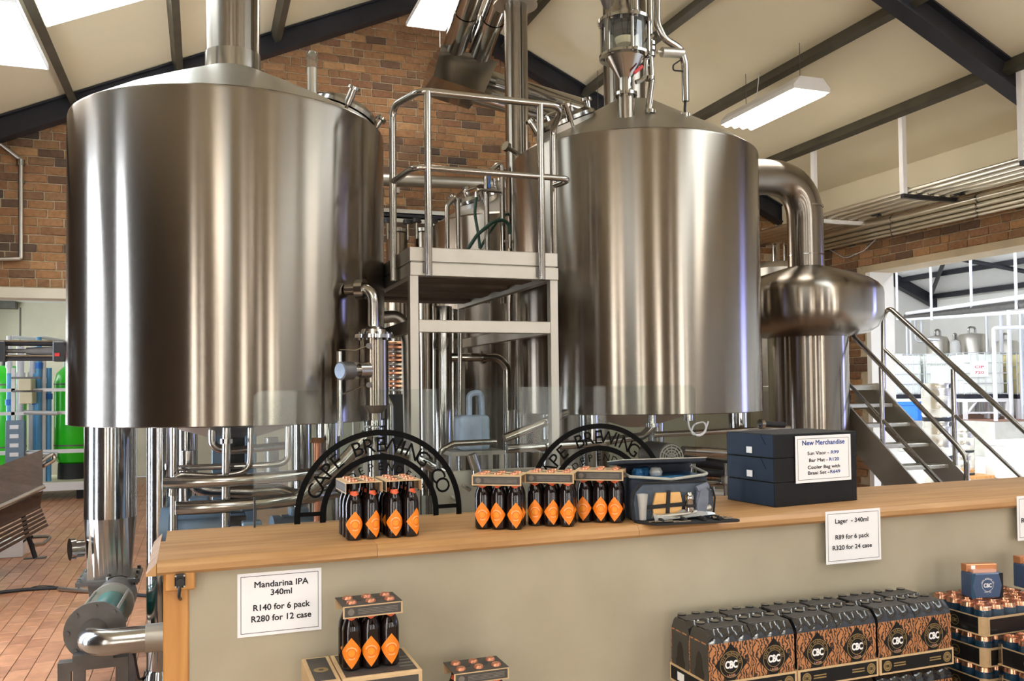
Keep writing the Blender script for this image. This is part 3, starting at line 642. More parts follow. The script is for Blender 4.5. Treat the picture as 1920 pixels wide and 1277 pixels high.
b = B(); cyl(b, (fx-.21, fy-.05, pz(815)), (fx-.21, fy-.05, pz(660)), .017, n=12); tube(b, [(fx-.21, fy-.05, pz(740)), (fx-.06, fy-.05, pz(722))], .005, 6); tube(b, [(fx-.21, fy-.05, pz(657)), (fx-.12, fy-.06, pz(658)), (fx-.05, fy-.07, pz(650))], .004, 6, .03); part('level_tube', b, M['pipe'], st)
b = B(); tube(b, [(fx, fy, pz(900)), (fx, fy+.02, pz(985)), (fx+.6, fy+.3, pz(1060)), (fx+.6, fy+.3, .0)], .035, 14, .1); part('drain_pipe', b, M['pipe'], st)
# ---- second vessel: mash tun with glass fob
tun = thing('mash_tun', 'large brushed steel tun with clamped hatch and stack on its cone', 'tank', (T2[0], T2[1], 0))
shell(tun, T2, 0.44, 0.20); tx, ty = T2[0], T2[1]
b = B(); cyl(b, (tx, ty+.12, T2[4]+.34), (tx, ty+.12, 5.72), .17, n=48, caps=False); part('stack', b, M['tank'], tun)
for i, (dx, dy) in enumerate(((-.62, -.45), (.63, -.42), (.5, .6), (-.5, .6))):
    b = B(); cyl(b, (tx+dx, ty+dy, .06), (tx+dx, ty+dy, T2[3]+.02), .07, n=28); cyl(b, (tx+dx, ty+dy, 0), (tx+dx, ty+dy, .07), .095, .08, n=28); part('leg', b, M['shine'], tun)
p, n = cone_pt(T2, .44, math.radians(190), .66); hatch(tun, p, n, .235, [(.95, .2), (-.95, .2), (.2, -1), (-.2, 1)], handle=True)
p, n = cone_pt(T2, .44, math.radians(172), .97); b = B(); cyl(b, p, p+Vector((-.75, -.3, .25)).normalized()*.13, .018, n=12); cyl(b, p+Vector((-.75, -.3, .25)).normalized()*.12, p+Vector((-.75, -.3, .25)).normalized()*.15, .038, n=16); part('sample_valve', b, M['shine'], tun)
# glass separator vessel above the tun
gx, gy = 2.93, 5.42
Z = lambda py: onY(1172, py, gy).z
def gp(px, py): return onY(px, py, gy)
fob = thing('glass_separator', 'glass cylinder in steel tie rods with funnel, standing on the tun', 'vessel', (gx, gy, Z(225)))
gx = gp(1172, 100).x
b = B(); cyl(b, (gx, gy, T2[4]-.0), (gx, gy, Z(178)), .060, n=28); part('stub_pipe', b, M['tank'], fob)
b = B(); flange(b, (gx, gy, Z(178)), (0, 0, 1), .082, .022, 6); part('lower_clamp', b, M['shine'], fob)
b = B(); cyl(b, (gx, gy, Z(176)), (gx, gy, Z(148)), .050, n=28); part('neck', b, M['pipe'], fob)
b = B(); lathe(b, [(.050, Z(148)), (.13, Z(112)), (.135, Z(110))], 36, (gx, gy, 0)); part('funnel', b, M['pipe'], fob)
b = B(); flange(b, (gx, gy, Z(108)), (0, 0, 1), .185, .018, 6); part('lower_plate', b, M['shine'], fob)
b = B(); cyl(b, (gx, gy, Z(106)), (gx, gy, Z(45)), .150, n=40, caps=False); part('glass_cylinder', b, M['tumbler'], fob)
b = B(); flange(b, (gx, gy, Z(43)), (0, 0, 1), .190, .022, 6); part('upper_plate', b, M['shine'], fob)
for i in range(6):
    a = math.radians(20+60*i); b = B(); cyl(b, (gx+.168*math.cos(a), gy+.168*math.sin(a), Z(112)), (gx+.168*math.cos(a), gy+.168*math.sin(a), Z(38)), .011, n=10); part('tie_rod', b, M['shine'], fob)
b = B(); lathe(b, [(.0, Z(88)), (.06, Z(84)), (.07, Z(76)), (.07, Z(72)), (0, Z(70))], 28, (gx, gy, 0)); part('float', b, M['cream_box'], fob)
b = B(); cyl(b, (gx, gy, Z(72)), (gx, gy, Z(20)), .012, n=10); cyl(b, (gx, gy, Z(62)), (gx, gy, Z(50)), .09, n=24); part('spindle', b, M['dark'], fob)
b = B(); lathe(b, [(.15, Z(40)), (.12, Z(25)), (.07, Z(5)), (.07, Z(-40))], 32, (gx, gy, 0)); part('top_dome', b, M['pipe'], fob)
b = B(); cyl(b, (gx+.0, gy-.14, Z(36)), (gx+.0, gy-.14, Z(-30)), .036, n=20); part('actuator', b, M['shine'], fob)
p = Vector((gx-.17, gy-.06, Z(30))); b = B(); cyl(b, p, p+Vector((-.03, -.03, .07)), .02, .035, n=16); part('vent_cup', b, M['iron'], fob)
p = gp(1187, 150); b = B(); box(b, -.045, .045, -.008, .008, -.012, .012, .004, 1, Matrix.Translation((gx+.05, gy-.10, Z(138))) @ Matrix.Rotation(-.7, 4, 'Y')); part('valve_lever', b, M['red'], fob)
b = B(); tube(b, [(gx+.05, gy-.06, Z(158)), (gx+.12, gy-.06, Z(150)), (gx+.135, gy-.06, Z(105)), (gx+.135, gy-.06, Z(80)), (gx+.19, gy-.06, Z(66))], .016, 10, .06); part('bypass_pipe', b, M['pipe'], fob)
# pipes that rise beside the separator
pl = gy-.02
def pxp(*pts, y=pl): return [onY(a, c, y) for a, c in pts]
b = B(); tube(b, pxp((1216, 232), (1216, 200), (1222, 150), (1219, 105), (1217, -20)), .022, 14, .10)
o = thing('riser_pipe', 'straight clamped steel riser beside the glass separator', 'pipe', (gp(1216, 232)))
part('riser', b, M['pipe'], o)
for py, r in ((210, .042), (147, .036), (103, .040), (93, .046), (83, .046)):
    c_ = onY(1218, py, pl); b = B(); cyl(b, c_-Vector((0, 0, .012)), c_+Vector((0, 0, .012)), r, n=20); part('clamp', b, M['shine'], o)
b = B(); p0, p1 = pxp((1232, 97), (1280, 100)); cyl(b, p0, p0+(p1-p0)*.2, .014, n=12); cyl(b, p0+(p1-p0)*.18, p1, .036, n=20); part('valve_actuator', b, M['cone'], o)
b = B(); tube(b, pxp((1182, -20), (1182, 95), (1192, 122), (1218, 123)), .013, 10, .05); solo('gas_line', b, M['pipe'], 'thin steel line bent in below the glass separator', 'pipe')
b = B(); tube(b, pxp((1232, -20), (1232, 45), (1245, 72), (1277, 92), (1284, 120), (1286, 190)), .026, 14, .12); o = thing('steam_line', 'thick steel pipe curving round to the right of the separator', 'pipe', gp(1286, 232)); part('curved_pipe', b, M['pipe'], o)
b = B(); c_ = gp(1284, 226); cyl(b, c_-Vector((0, 0, .02)), c_+Vector((0, 0, .05)), .036, n=18); part('socket', b, M['pipe'], o)
b = B(); tube(b, pxp((1285, 190), (1284, 205), (1285, 225)), .010, 8); part('cable', b, M['rubber'], o)
b = B(); tube(b, pxp((1277, 112), (1262, 122), (1262, 132), (1288, 134)), .006, 6, .03); part('cable', b, M['rubber'], o)
# ---- platform between the vessels
PX0, PX1, PYF, PYB, PZ = 1.185, 2.155, 5.10, 7.25, 2.553
plat = thing('service_platform', 'steel service platform with tube handrails between the two big tanks', 'platform', ((PX0+PX1)/2, PYF, 0))
b = B(); box(b, PX0, PX1, PYF-.002, PYF+.012, PZ-.088, PZ, .003); part('toe_board', b, M['satin'], plat)
b = B(); box(b, PX0, PX0+.012, PYF+.012, PYB, PZ-.088, PZ); part('toe_board', b, M['satin'], plat)
b = B(); box(b, PX1-.012, PX1, PYF+.012, PYB, PZ-.088, PZ); part('toe_board', b, M['satin'], plat)
b = B(); box(b, PX0+.012, PX1-.012, PYF+.012, PYB, PZ-.10, PZ-.085); part('deck_plate', b, M['satin'], plat)
b = B(); box(b, PX0, PX1, PYF-.012, PYF+.05, PZ-.175, PZ-.095, .003); part('front_beam', b, M['satin'], plat)
for x_ in (PX0, PX1-.05): b = B(); box(b, x_, x_+.05, PYF+.05, PYB, PZ-.175, PZ-.095, .003); part('side_beam', b, M['satin'], plat)
for i in range(9):
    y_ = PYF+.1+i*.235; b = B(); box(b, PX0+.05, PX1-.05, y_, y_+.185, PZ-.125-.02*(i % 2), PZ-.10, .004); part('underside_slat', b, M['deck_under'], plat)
for x_ in (PX0+.0, PX1-.055):
    for y_ in (PYF-.0, PYB-.06):
        b = B(); box(b, x_, x_+.055, y_, y_+.055, 0, PZ-.17, .003); part('post', b, M['satin'], plat)
zb = onY(900, 601, PYF).z; zb2 = onY(900, 624, PYF).z
b = B(); box(b, PX0+.055, PX1-.055, PYF+.0, PYF+.05, zb2, zb, .003); part('cross_beam', b, M['satin'], plat)
for x_ in (PX0, PX1-.05): b = B(); box(b, x_, x_+.05, PYF+.055, PYB-.06, zb2, zb, .003); part('cross_beam', b, M['satin'], plat)
zt = onY(803, 172, PYF-.03).z; zm = onY(803, 315, PYF-.03).z; yl = 5.40; xl_ = PX0-.035; xr_ = PX1+.035
for z_, r_, nm in ((zt, .0225, 'top_rail'), (zm, .0195, 'mid_rail')):
    lp = [(xl_, yl, PZ-.17)] if nm == 'top_rail' else [(xl_, yl, z_-.055)]
    pts = lp+[(xl_, yl, z_), (xl_+.03, PYF-.03, z_), (xr_+.10, PYF-.03, z_), (xr_+.02, PYF+.30, z_-.02)]
    if nm == 'top_rail': pts = [(xl_, yl, PZ-.17), (xl_, yl, z_), (xl_+.10, PYF-.03, z_), (xr_, PYF-.03, z_), (xr_-.0, 5.24, z_-.10), (xr_-.0, 5.24, PZ-.05)]
    else: pts = [(xl_, yl, z_-.02), (xl_+.06, PYF-.03, z_), (xr_+.06, PYF-.03, z_), (xr_+.0, 5.24, z_-.01)]
    b = B(); tube(b, pts, r_, 14, .09, 6); part(nm, b, M['pipe'], plat)
for px in (803, 1015):
    x_ = onY(px, 400, PYF-.03).x; b = B(); cyl(b, (x_, PYF-.03, PZ-.178), (x_, PYF-.03, zt), .0225, n=16); part('rail_post', b, M['pipe'], plat)
    b = B(); box(b, x_-.03, x_-.018, PYF-.03, PYF, PZ-.16, PZ-.10); part('bracket', b, M['iron'], plat)
b = B(); box(b, xl_+.0, xl_+.035, yl+.03, yl+.07, PZ-.165, PZ-.10, .004); part('bracket', b, M['shine'], plat)
# ---- steam-domed vessel at the right, its swan-neck pipe
wx, wy, wr = 5.37, 6.70, .362
dom = thing('domed_vessel', 'steel column vessel with a wide round dome and swan-neck pipe', 'tank', (wx, wy, 0))
zz = lambda py: onY(1540, py, wy-.5).z
b = B(); lathe(b, [(wr, .35), (wr, zz(622))], 72, (wx, wy, 0)); part('column', b, M['tank'], dom)
b = B(); prof = [(r_, onY(1540, py_, wy-.28-r_*.42).z) for r_, py_ in ((wr-.02, 629), (wr+.02, 627), (.45, 624), (.55, 618), (.62, 607), (.66, 593), (.675, 580), (.675, 540), (.665, 531), (.63, 522), (.56, 513), (.45, 505), (.30, 497), (.15, 490))]
lathe(b, prof, 72, (wx, wy, 0)); part('dome', b, M['tank'], dom)
b = B(); tube(b, [(wx, wy, zz(485)), (wx, wy, zz(305)), (wx-1.2, wy+.1, zz(300)-.08)], .165, 28, .45, 12, False); part('swan_neck', b, M['tank'], dom)
for py in (365, 462): b = B(); cyl(b, (wx, wy, zz(py)-.006), (wx, wy, zz(py)+.006), .168, n=28, caps=False); part('weld_seam', b, M['pipe'], dom)
for a in (.6, 2.7, 4.8): b = B(); cyl(b, (wx+.28*math.cos(a), wy+.28*math.sin(a), 0), (wx+.28*math.cos(a), wy+.28*math.sin(a), .36), .05, n=16); part('leg', b, M['pipe'], dom)
# ---- stairs to the right landing
SX0, SX1, RISE, GO = 5.70, 6.30, .178, .2165
stair = thing('steel_stairs', 'open steel stairs with chequer plate treads and tube handrails', 'stairs', ((SX0+SX1)/2, 5.4, 0))
y0_, z0_ = 6.61, 1.50
for k in range(-1, 9):
    z_ = z0_-k*RISE; y_ = y0_-k*GO
    if z_ < .05: break
    if k == -1:
        b = B(); box(b, SX0-.6, SX1, y_, y_+1.4, z_-.05, z_, .004); part('landing', b, M['tread'], stair); continue
    b = B(); box(b, SX0+.02, SX1-.02, y_, y_+.235, z_-.035, z_, .004); part('tread', b, M['tread'], stair)
for x_ in (SX0, SX1-.018):
    b = B(); yt, zt_ = y0_+GO, z0_+RISE; yb = yt-GO*9.2; zb_ = zt_-RISE*9.2
    T = Matrix.Rotation(math.pi/2, 4, 'Z'); A = [(yt+.30, zt_), (yt+.30, zt_-.24), (yt+.16, zt_-.24), (yb+.24, 0.0), (yb-.02, 0), (yb-.02, .10), (yt-.02, zt_+.02)]
    prism(b, A, -x_-.018, -x_, T); part('stringer', b, M['satin'], stair)
for x_ in (SX0+.40, ):
    for y_ in (7.9,): b = B(); box(b, x_, x_+.06, y_, y_+.06, 0, z0_+RISE-.05); part('landing_post', b, M['satin'], stair)
def rail(x_, pts, r_, nm): b = B(); tube(b, [Vector((x_, q.y, q.z)) for q in [onX(px, py, x_) for px, py in pts]], r_, 12, .10, 6); part(nm, b, M['pipe'], stair)
xl2, xr2 = SX0+.05, SX1
rail(xl2, [(1540, 568), (1595, 625), (1795, 836), (1812, 858), (1813, 935)], .021, 'handrail')
rail(xl2, [(1540, 660), (1592, 720), (1765, 906), (1800, 944)], .016, 'mid_rail')
rail(xr2, [(1657, 730), (1656, 592), (1668, 577), (1915, 803), (1990, 872)], .023, 'handrail')
rail(xr2, [(1658, 655), (1912, 893), (1960, 938)], .016, 'mid_rail')
for x_, px, pa, pb in ((xl2, 1652, 688, 912), (xr2, 1787, 692, 873)):
    a, c_ = onX(px, pa, x_), onX(px, pb, x_); b = B(); cyl(b, a, (a.x, a.y, c_.z), .021, n=14); part('baluster', b, M['pipe'], stair)
b = B(); a = onX(1592, 720, xl2); cyl(b, (xl2, a.y+.25, a.z-.2), (xl2, a.y+.25, a.z+.65), .021, n=14); part('baluster', b, M['pipe'], stair)
# ---- third tank behind the platform
kx, ky, kr, kz = 3.02, 8.15, .88, 3.28
bt = thing('holding_tank', 'bright steel holding tank behind the platform with hatch on its sloping top', 'tank', (kx, ky, 0))
kz = onY(900, 391, ky-kr*.9).z
b = B(); lathe(b, [(kr-.05, .35), (kr, .4), (kr, kz-.02), (kr-.02, kz)], 72, (kx, ky, 0)); part('shell', b, M['tank'], bt)
b = B(); lathe(b, [(kr-.02, kz), (.3, kz+.34), (.05, kz+.42), (0, kz+.42)], 64, (kx, ky, 0)); part('cone', b, M['cone'], bt)
p, n = cone_pt((kx, ky, kr, 0, kz), .42, math.radians(205), .62); hatch(bt, p, n, .20, [(1, 0), (-1, 0), (0, 1), (0, -1)])
for a in (.8, 2.4, 3.9, 5.5): b = B(); cyl(b, (kx+.7*math.cos(a), ky+.7*math.sin(a), 0), (kx+.7*math.cos(a), ky+.7*math.sin(a), .42), .05, n=16); part('leg', b, M['pipe'], bt)
# hoops (ladder rails) at the back of the platform
def hoop(pxs, y, r, label):
    b = B(); a, c_, z1 = pxs; p0 = onY(a[0], a[1], y); p1 = onY(c_[0], c_[1], y); base = PZ-.14
    tube(b, [(p0.x, y, base), (p0.x, y, p0.z), (p1.x, y, p1.z), (p1.x, y, base)], r, 12, .08, 6); solo('hoop_rail', b, M['pipe'], label, 'handrail')
hoop(((838, 385), (858, 366), 0), 7.0, .021, 'short bent hoop rail at the back of the platform by the hatch')
hoop(((912, 330), (941, 300), 0), 7.0, .023, 'tall bent hoop rail at the back of the platform by the hoses')
hy = 6.95
b = B(); tube(b, [onY(px, py, hy) for px, py in ((893, 368), (890, 400), (897, 440), (900, 466))], .013, 10, .3); solo('green_hose', b, M['hose'], 'dark green hose hanging straight from the tap', 'hose')
b = B(); tube(b, [onY(px, py, hy-.05) for px, py in ((878, 466), (895, 440), (925, 415), (945, 412), (955, 422), (956, 440))], .016, 10, .2); o = thing('looped_hose', 'dark green hose looped over with a steel end fitting', 'hose', onY(956, 466, hy-.05)); part('hose', b, M['hose'], o)
b = B(); p = onY(956, 440, hy-.05); q = onY(956, 466, hy-.05); cyl(b, q, p, .018, n=14); box(b, p.x-.05, p.x+.05, p.y-.01, p.y+.01, (p.z+q.z)/2-.01, (p.z+q.z)/2+.01); part('end_fitting', b, M['pipe'], o)
b = B(); tube(b, [onY(px, py, hy+.08) for px, py in ((900, 466), (918, 435), (940, 405), (955, 400))], .013, 10, .2); solo('green_hose', b, M['hose'], 'dark green hose crossing behind the looped hose', 'hose')
b = B(); tube(b, [onY(px, py, hy) for px, py in ((893, 370), (893, 358), (903, 356), (940, 360))], .014, 10, .03); o = thing('water_tap', 'steel tap with a blue lever above the green hose', 'tap', onY(893, 372, hy)); part('body', b, M['pipe'], o)
p = onY(918, 352, hy); b = B(); cyl(b, p, p+Vector((0, 0, .03)), .012, n=10); box(b, p.x-.006, p.x+.006, p.y-.01, p.y+.01, p.z+.03, p.z+.12, .003); part('lever', b, M['bluepl'], o)
# horizontal pipe and cable trays on the gable
b = B(); p, q = onY(700, 336, YG-.35), onY(965, 347, YG-.35); cyl(b, p, q, .068, n=24); o = thing('steam_header', 'thick pale pipe running level along the brick gable', 'pipe', ((p+q)/2)); part('pipe', b, M['cone'], o)
for px in (745, 870): c_ = onY(px, 345, YG-.35); b = B(); box(b, c_.x-.02, c_.x+.02, YG-.35, YG, c_.z-.10, c_.z-.07); box(b, c_.x-.02, c_.x+.02, YG-.37, YG-.33, c_.z-.10, c_.z-.04); part('bracket', b, M['satin'], o)
for py, r in ((393, .03), (402, .02), (411, .03)):
    b = B(); p, q = onY(690, py, YG-.2), onY(835, py+6, YG-.2); box(b, p.x, q.x, YG-.28, YG-.005, p.z-r, p.z+r*.4); solo('cable_tray', b, M['cone'] if py != 402 else M['dark'], {393: 'upper pale cable tray on the brick gable', 402: 'dark cable tray between two pale ones', 411: 'lower pale cable tray on the brick gable'}[py], 'cable tray')
for i, (pxa, pxb) in enumerate(((728, 768), (782, 816))):
    p, q = onY(pxa, 432, 8.6), onY(pxb, 432, 8.6); c_ = (p+q)/2; r = (q.x-p.x)/2; ty_ = 8.6+r
    o = thing('yeast_vessel', ['small steel vessel with black hand knobs beside the big kettle', 'small steel vessel with black hand knobs beside the holding tank'][i], 'tank', (c_.x, ty_, 0))
    b = B(); lathe(b, [(r*.95, .6), (r, .7), (r, p.z-.02), (r*.9, p.z)], 36, (c_.x, ty_, 0)); part('body', b, M['tank'], o)
    b = B(); cyl(b, (c_.x, ty_, p.z), (c_.x, ty_, p.z+.035), r*1.06, n=36); part('lid', b, M['pipe'], o)
    for k in (-1, 1, ):
        b = B(); x_ = c_.x+k*r*.95; cyl(b, (x_, ty_-.05, p.z-.08), (x_, ty_-.05, p.z+.10), .018, n=10); part('lid_bolt', b, M['shine'], o)
        b = B(); cyl(b, (x_, ty_-.05, p.z+.09), (x_, ty_-.05, p.z+.13), .055, .045, n=16); part('hand_knob', b, M['black'], o)
    for a in (0.5, 2.6, 4.7): b = B(); cyl(b, (c_.x+r*.7*math.cos(a), ty_+r*.7*math.sin(a), 0), (c_.x+r*.7*math.cos(a), ty_+r*.7*math.sin(a), .65), .02, n=10); part('leg', b, M['pipe'], o)
# tall flue left of the tun
yf_ = 7.05; p0 = onY(949, 290, yf_); p1 = onY(990, 290, yf_); fr = (p1.x-p0.x)/2
b = B(); cyl(b, ((p0.x+p1.x)/2, yf_, 1.5), ((p0.x+p1.x)/2, yf_, zc(2.4)+.02), fr, n=36, caps=False); o = thing('flue_pipe', 'tall pale steel flue rising through the ceiling beside the tun', 'flue', ((p0.x+p1.x)/2, yf_, 0)); part('pipe', b, M['tank'], o)
b = B(); cyl(b, ((p0.x+p1.x)/2, yf_, 0), ((p0.x+p1.x)/2, yf_, 1.5), fr*.55, n=20); part('support_leg', b, M['pipe'], o)
zfl = onY(985, 14, yf_).z; b = B(); cyl(b, ((p0.x+p1.x)/2, yf_, zfl), ((p0.x+p1.x)/2, yf_, zfl+.01), fr*1.9, n=36); part('ceiling_collar', b, M['cone'], o)
# polished duct box and its pipes, hung high by the ridge
q = [onY(px, py, 8.30) for px, py in ((828, 84), (934, 115), (908, 174), (812, 143))]
duct = thing('duct_box', 'polished steel box joining slanting flue pipes below the ridge', 'duct', ((q[0]+q[2])/2))
b = B(); A = [b.verts.new(v) for v in q]; C = [b.verts.new(v+Vector((0, .55, 0))) for v in q]; b.faces.new(A); b.faces.new(C[::-1])
for i in range(4): j = (i+1) % 4; b.faces.new((A[j], A[i], C[i], C[j]))
part('box', b, M['shine'], duct, smooth=False)
up_ = (q[0]-q[3]).normalized(); rt_ = (q[1]-q[0]).normalized()
for i, k in enumerate((.28, .72)):
    s_ = q[0]+(q[1]-q[0])*k+Vector((0, .27, 0))-up_*.04; e_ = onY((905, 960)[i], (-70, -60)[i], 7.3)
    b = B(); cyl(b, s_, e_, .118, n=28, caps=False); fp = part('upper_flue', b, M['shine'], duct)
    m_ = s_+(e_-s_)*.52; d_ = (e_-s_).normalized(); b = B(); cyl(b, m_-d_*.03, m_+d_*.03, .126, n=28, caps=False); part('joint_band', b, M['pipe'], fp)
for i, k in enumerate((.3, .8)):
    s_ = q[1]+(q[2]-q[1])*k+Vector((0, .27, 0))-rt_*.04; e_ = onY((1095, 1075)[i], (205, 228)[i], 8.1)
    b = B(); cyl(b, s_, e_, .105, n=28, caps=False); part('lower_flue', b, M['shine'], duct)
b = B()
for k in (.2, .8): s_ = q[0]+(q[1]-q[0])*k; cyl(b, s_+Vector((0, .5, 0)), (s_.x, s_.y+.5, zc(s_.x)), .006, n=6)
part('hanger_rod', b, M['iron'], duct)
# ------------------------------------------------------------------ counter
CO = Vector((-.12, 2.80, 0)); CR = math.radians(0.6); CM = Matrix.Translation(CO) @ Matrix.Rotation(CR, 4, 'Z'); CMI = CM.inverted(); CT = 1.19
def cw(x, y, z): return CM @ Vector((x, y, z))
def onC(px, py, y):
    """point on the plane parallel to the counter front, y behind its edge, in counter coordinates"""
    n = CM.to_3x3() @ Vector((0, 1, 0)); o = cw(0, y, 0); d = ray(px, py); k = (o-EYE).dot(n)/d.dot(n); return CMI @ (EYE+d*k)
CL = 6.2
counter = thing('bar_counter', 'long plastered bar counter with a thick oak top', 'counter', CO, CR)
b = B(); box(b, .085, CL, .035, .55, 0, CT-.045); part('plaster_front', b, M['counter_plaster'], counter, True, smooth=False)
b = B(); box(b, .012, .085, .028, .55, 0, CT-.045, .004); part('end_post', b, M['oak_v'], counter, True)
def plank(x0, x1, y0, y1, front=False, end=False):
    b = B(); z0, z1 = CT-.045, CT
    T = Matrix.Rotation(math.pi/2, 4, 'Z')
    if front: pf = [(y0+.010, z0), (y0, z0+.010), (y0, z1-.018), (y0+.012, z1-.003), (y0+.018, z1), (y1, z1), (y1, z0)]
    else: pf = [(y0, z0), (y0, z1-.0015), (y0+.0015, z1), (y1-.0015, z1), (y1, z1-.0015), (y1, z0)]
    prism(b, pf, -x1, -x0, T); part('worktop_plank', b, M['oak'], counter, True)
xs = [-.005, .66, 1.62, 2.5, 3.7, 4.9, CL]
for a, c in zip(xs, xs[1:]): plank(a+.0006, c-.0006, 0, .36, True)
xs = [.01, 1.15, 2.3, 3.3, 4.5, CL]
for a, c in zip(xs, xs[1:]): plank(a+.0006, c-.0006, .361, .59)
b = B(); prism(b, [(-.035, CT-.045), (-.035, CT-.038), (-.006, CT-.008), (-.006, CT-.045)], .004, .59); part('end_moulding', b, M['oak'], counter, True)
# socket block
a = onC(309, 1072, .02); c = onC(366, 1104, .02)
blk = thing('cable_socket', 'black socket with cable on a pine block at the counter end', 'socket', cw(a.x, .02, c.z), CR)
b = B(); box(b, 0, c.x-a.x, -.012, .014, 0, a.z-c.z, .004); part('pine_block', b, M['oak_v'], blk, True)
b = B(); box(b, .028, .058, -.028, -.012, .012, .052, .003); sp_ = part('socket_plate', b, M['black'], blk, True)
for x_ in (.031, .055):
    for z_ in (.016, .048): b = B(); cyl(b, (x_, -.030, z_), (x_, -.027, z_), .0028, n=8); part('screw', b, M['satin'], sp_, True)
b = B(); tube(b, [(.043, -.028, .03), (.043, -.044, .024), (.04, -.04, -.01), (.042, -.02, -.02), (.044, .012, -.03)], .005, 8, .015); part('cable', b, M['black'], blk, True)
b = B(); cyl(b, (.043, -.048, .032), (.043, -.026, .032), .011, n=12); part('plug', b, M['black'], blk, True)
# ------------------------------------------------------------------ paper signs
def sign(name, label, corners, ydepth, lines, thick=.0012, world=None):
    """corners: (left,top),(right,bottom) in counter coordinates; lines: (text, size, z fraction from top, material, width)"""
    (x0, z1), (x1, z0) = corners; W, H = x1-x0, z1-z0
    t = thing(name, label, 'sign', cw((x0+x1)/2, ydepth, z0), CR)
    put_sign(t, W, H, lines, thick); return t
def put_sign(t, W, H, lines, thick=.0012, y=0.0):
    b = B(); box(b, -W/2, W/2, y-thick, y, 0, H); part('paper', b, M['paper'], t, True, smooth=False)
    b = B(); m_ = W*.038; k = .0016; y_ = y-thick-.0004
    for x0, x1, z0, z1 in ((-W/2+m_, W/2-m_, m_, m_+k), (-W/2+m_, W/2-m_, H-m_-k, H-m_), (-W/2+m_, -W/2+m_+k, m_, H-m_), (W/2-m_-k, W/2-m_, m_, H-m_)): box(b, x0, x1, y_, y_+.0003, z0, z1)
    part('border', b, M['ink'], t, True, smooth=False, kind='stuff')
    for s, size, fz, mm, wd, cx in lines:
        b = B(); fat(b, s, size, cx*W, H*(1-fz), y_-.0003, wd*W, .024); part('lettering', b, mm, t, True, smooth=False, kind='stuff')
I_, BL = M['ink'], M['blueink']
a = onC(445, 1077, .033); c = onC(603, 1180, .033); H = a.z-c.z
sign('price_sign', 'white price sign for Mandarina IPA taped to the counter front', ((a.x, a.z), (c.x, c.z)), .0335,
     [('Mandarina IPA', H*.135, .235, I_, .64, .015), ('340ml', H*.13, .37, I_, .25, .015), ('R140 for 6 pack', H*.135, .60, I_, .67, .015), ('R280 for 12 case', H*.135, .775, I_, .71, .015)])
a = onC(1548, 960, -.004); c = onC(1653, 1049, -.004); H = a.z-c.z
sign('price_sign', 'white price sign for Lager hanging from the counter edge', ((a.x, a.z), (c.x, c.z)), -.001,
     [('Lager  - 340ml', H*.12, .235, I_, .60, -.03), ('R89 for 6 pack', H*.12, .54, I_, .61, -.03), ('R320 for 24 case', H*.12, .74, I_, .71, -.03)])
a = onC(1907, 931, -.004); c = onC(1905, 1015, -.004)
sign('price_sign', 'white price sign cut off beside the small blue can box', ((a.x, a.z), (a.x+.32, c.z)), -.001, [('R', .03, .60, I_, .06, -.40)])
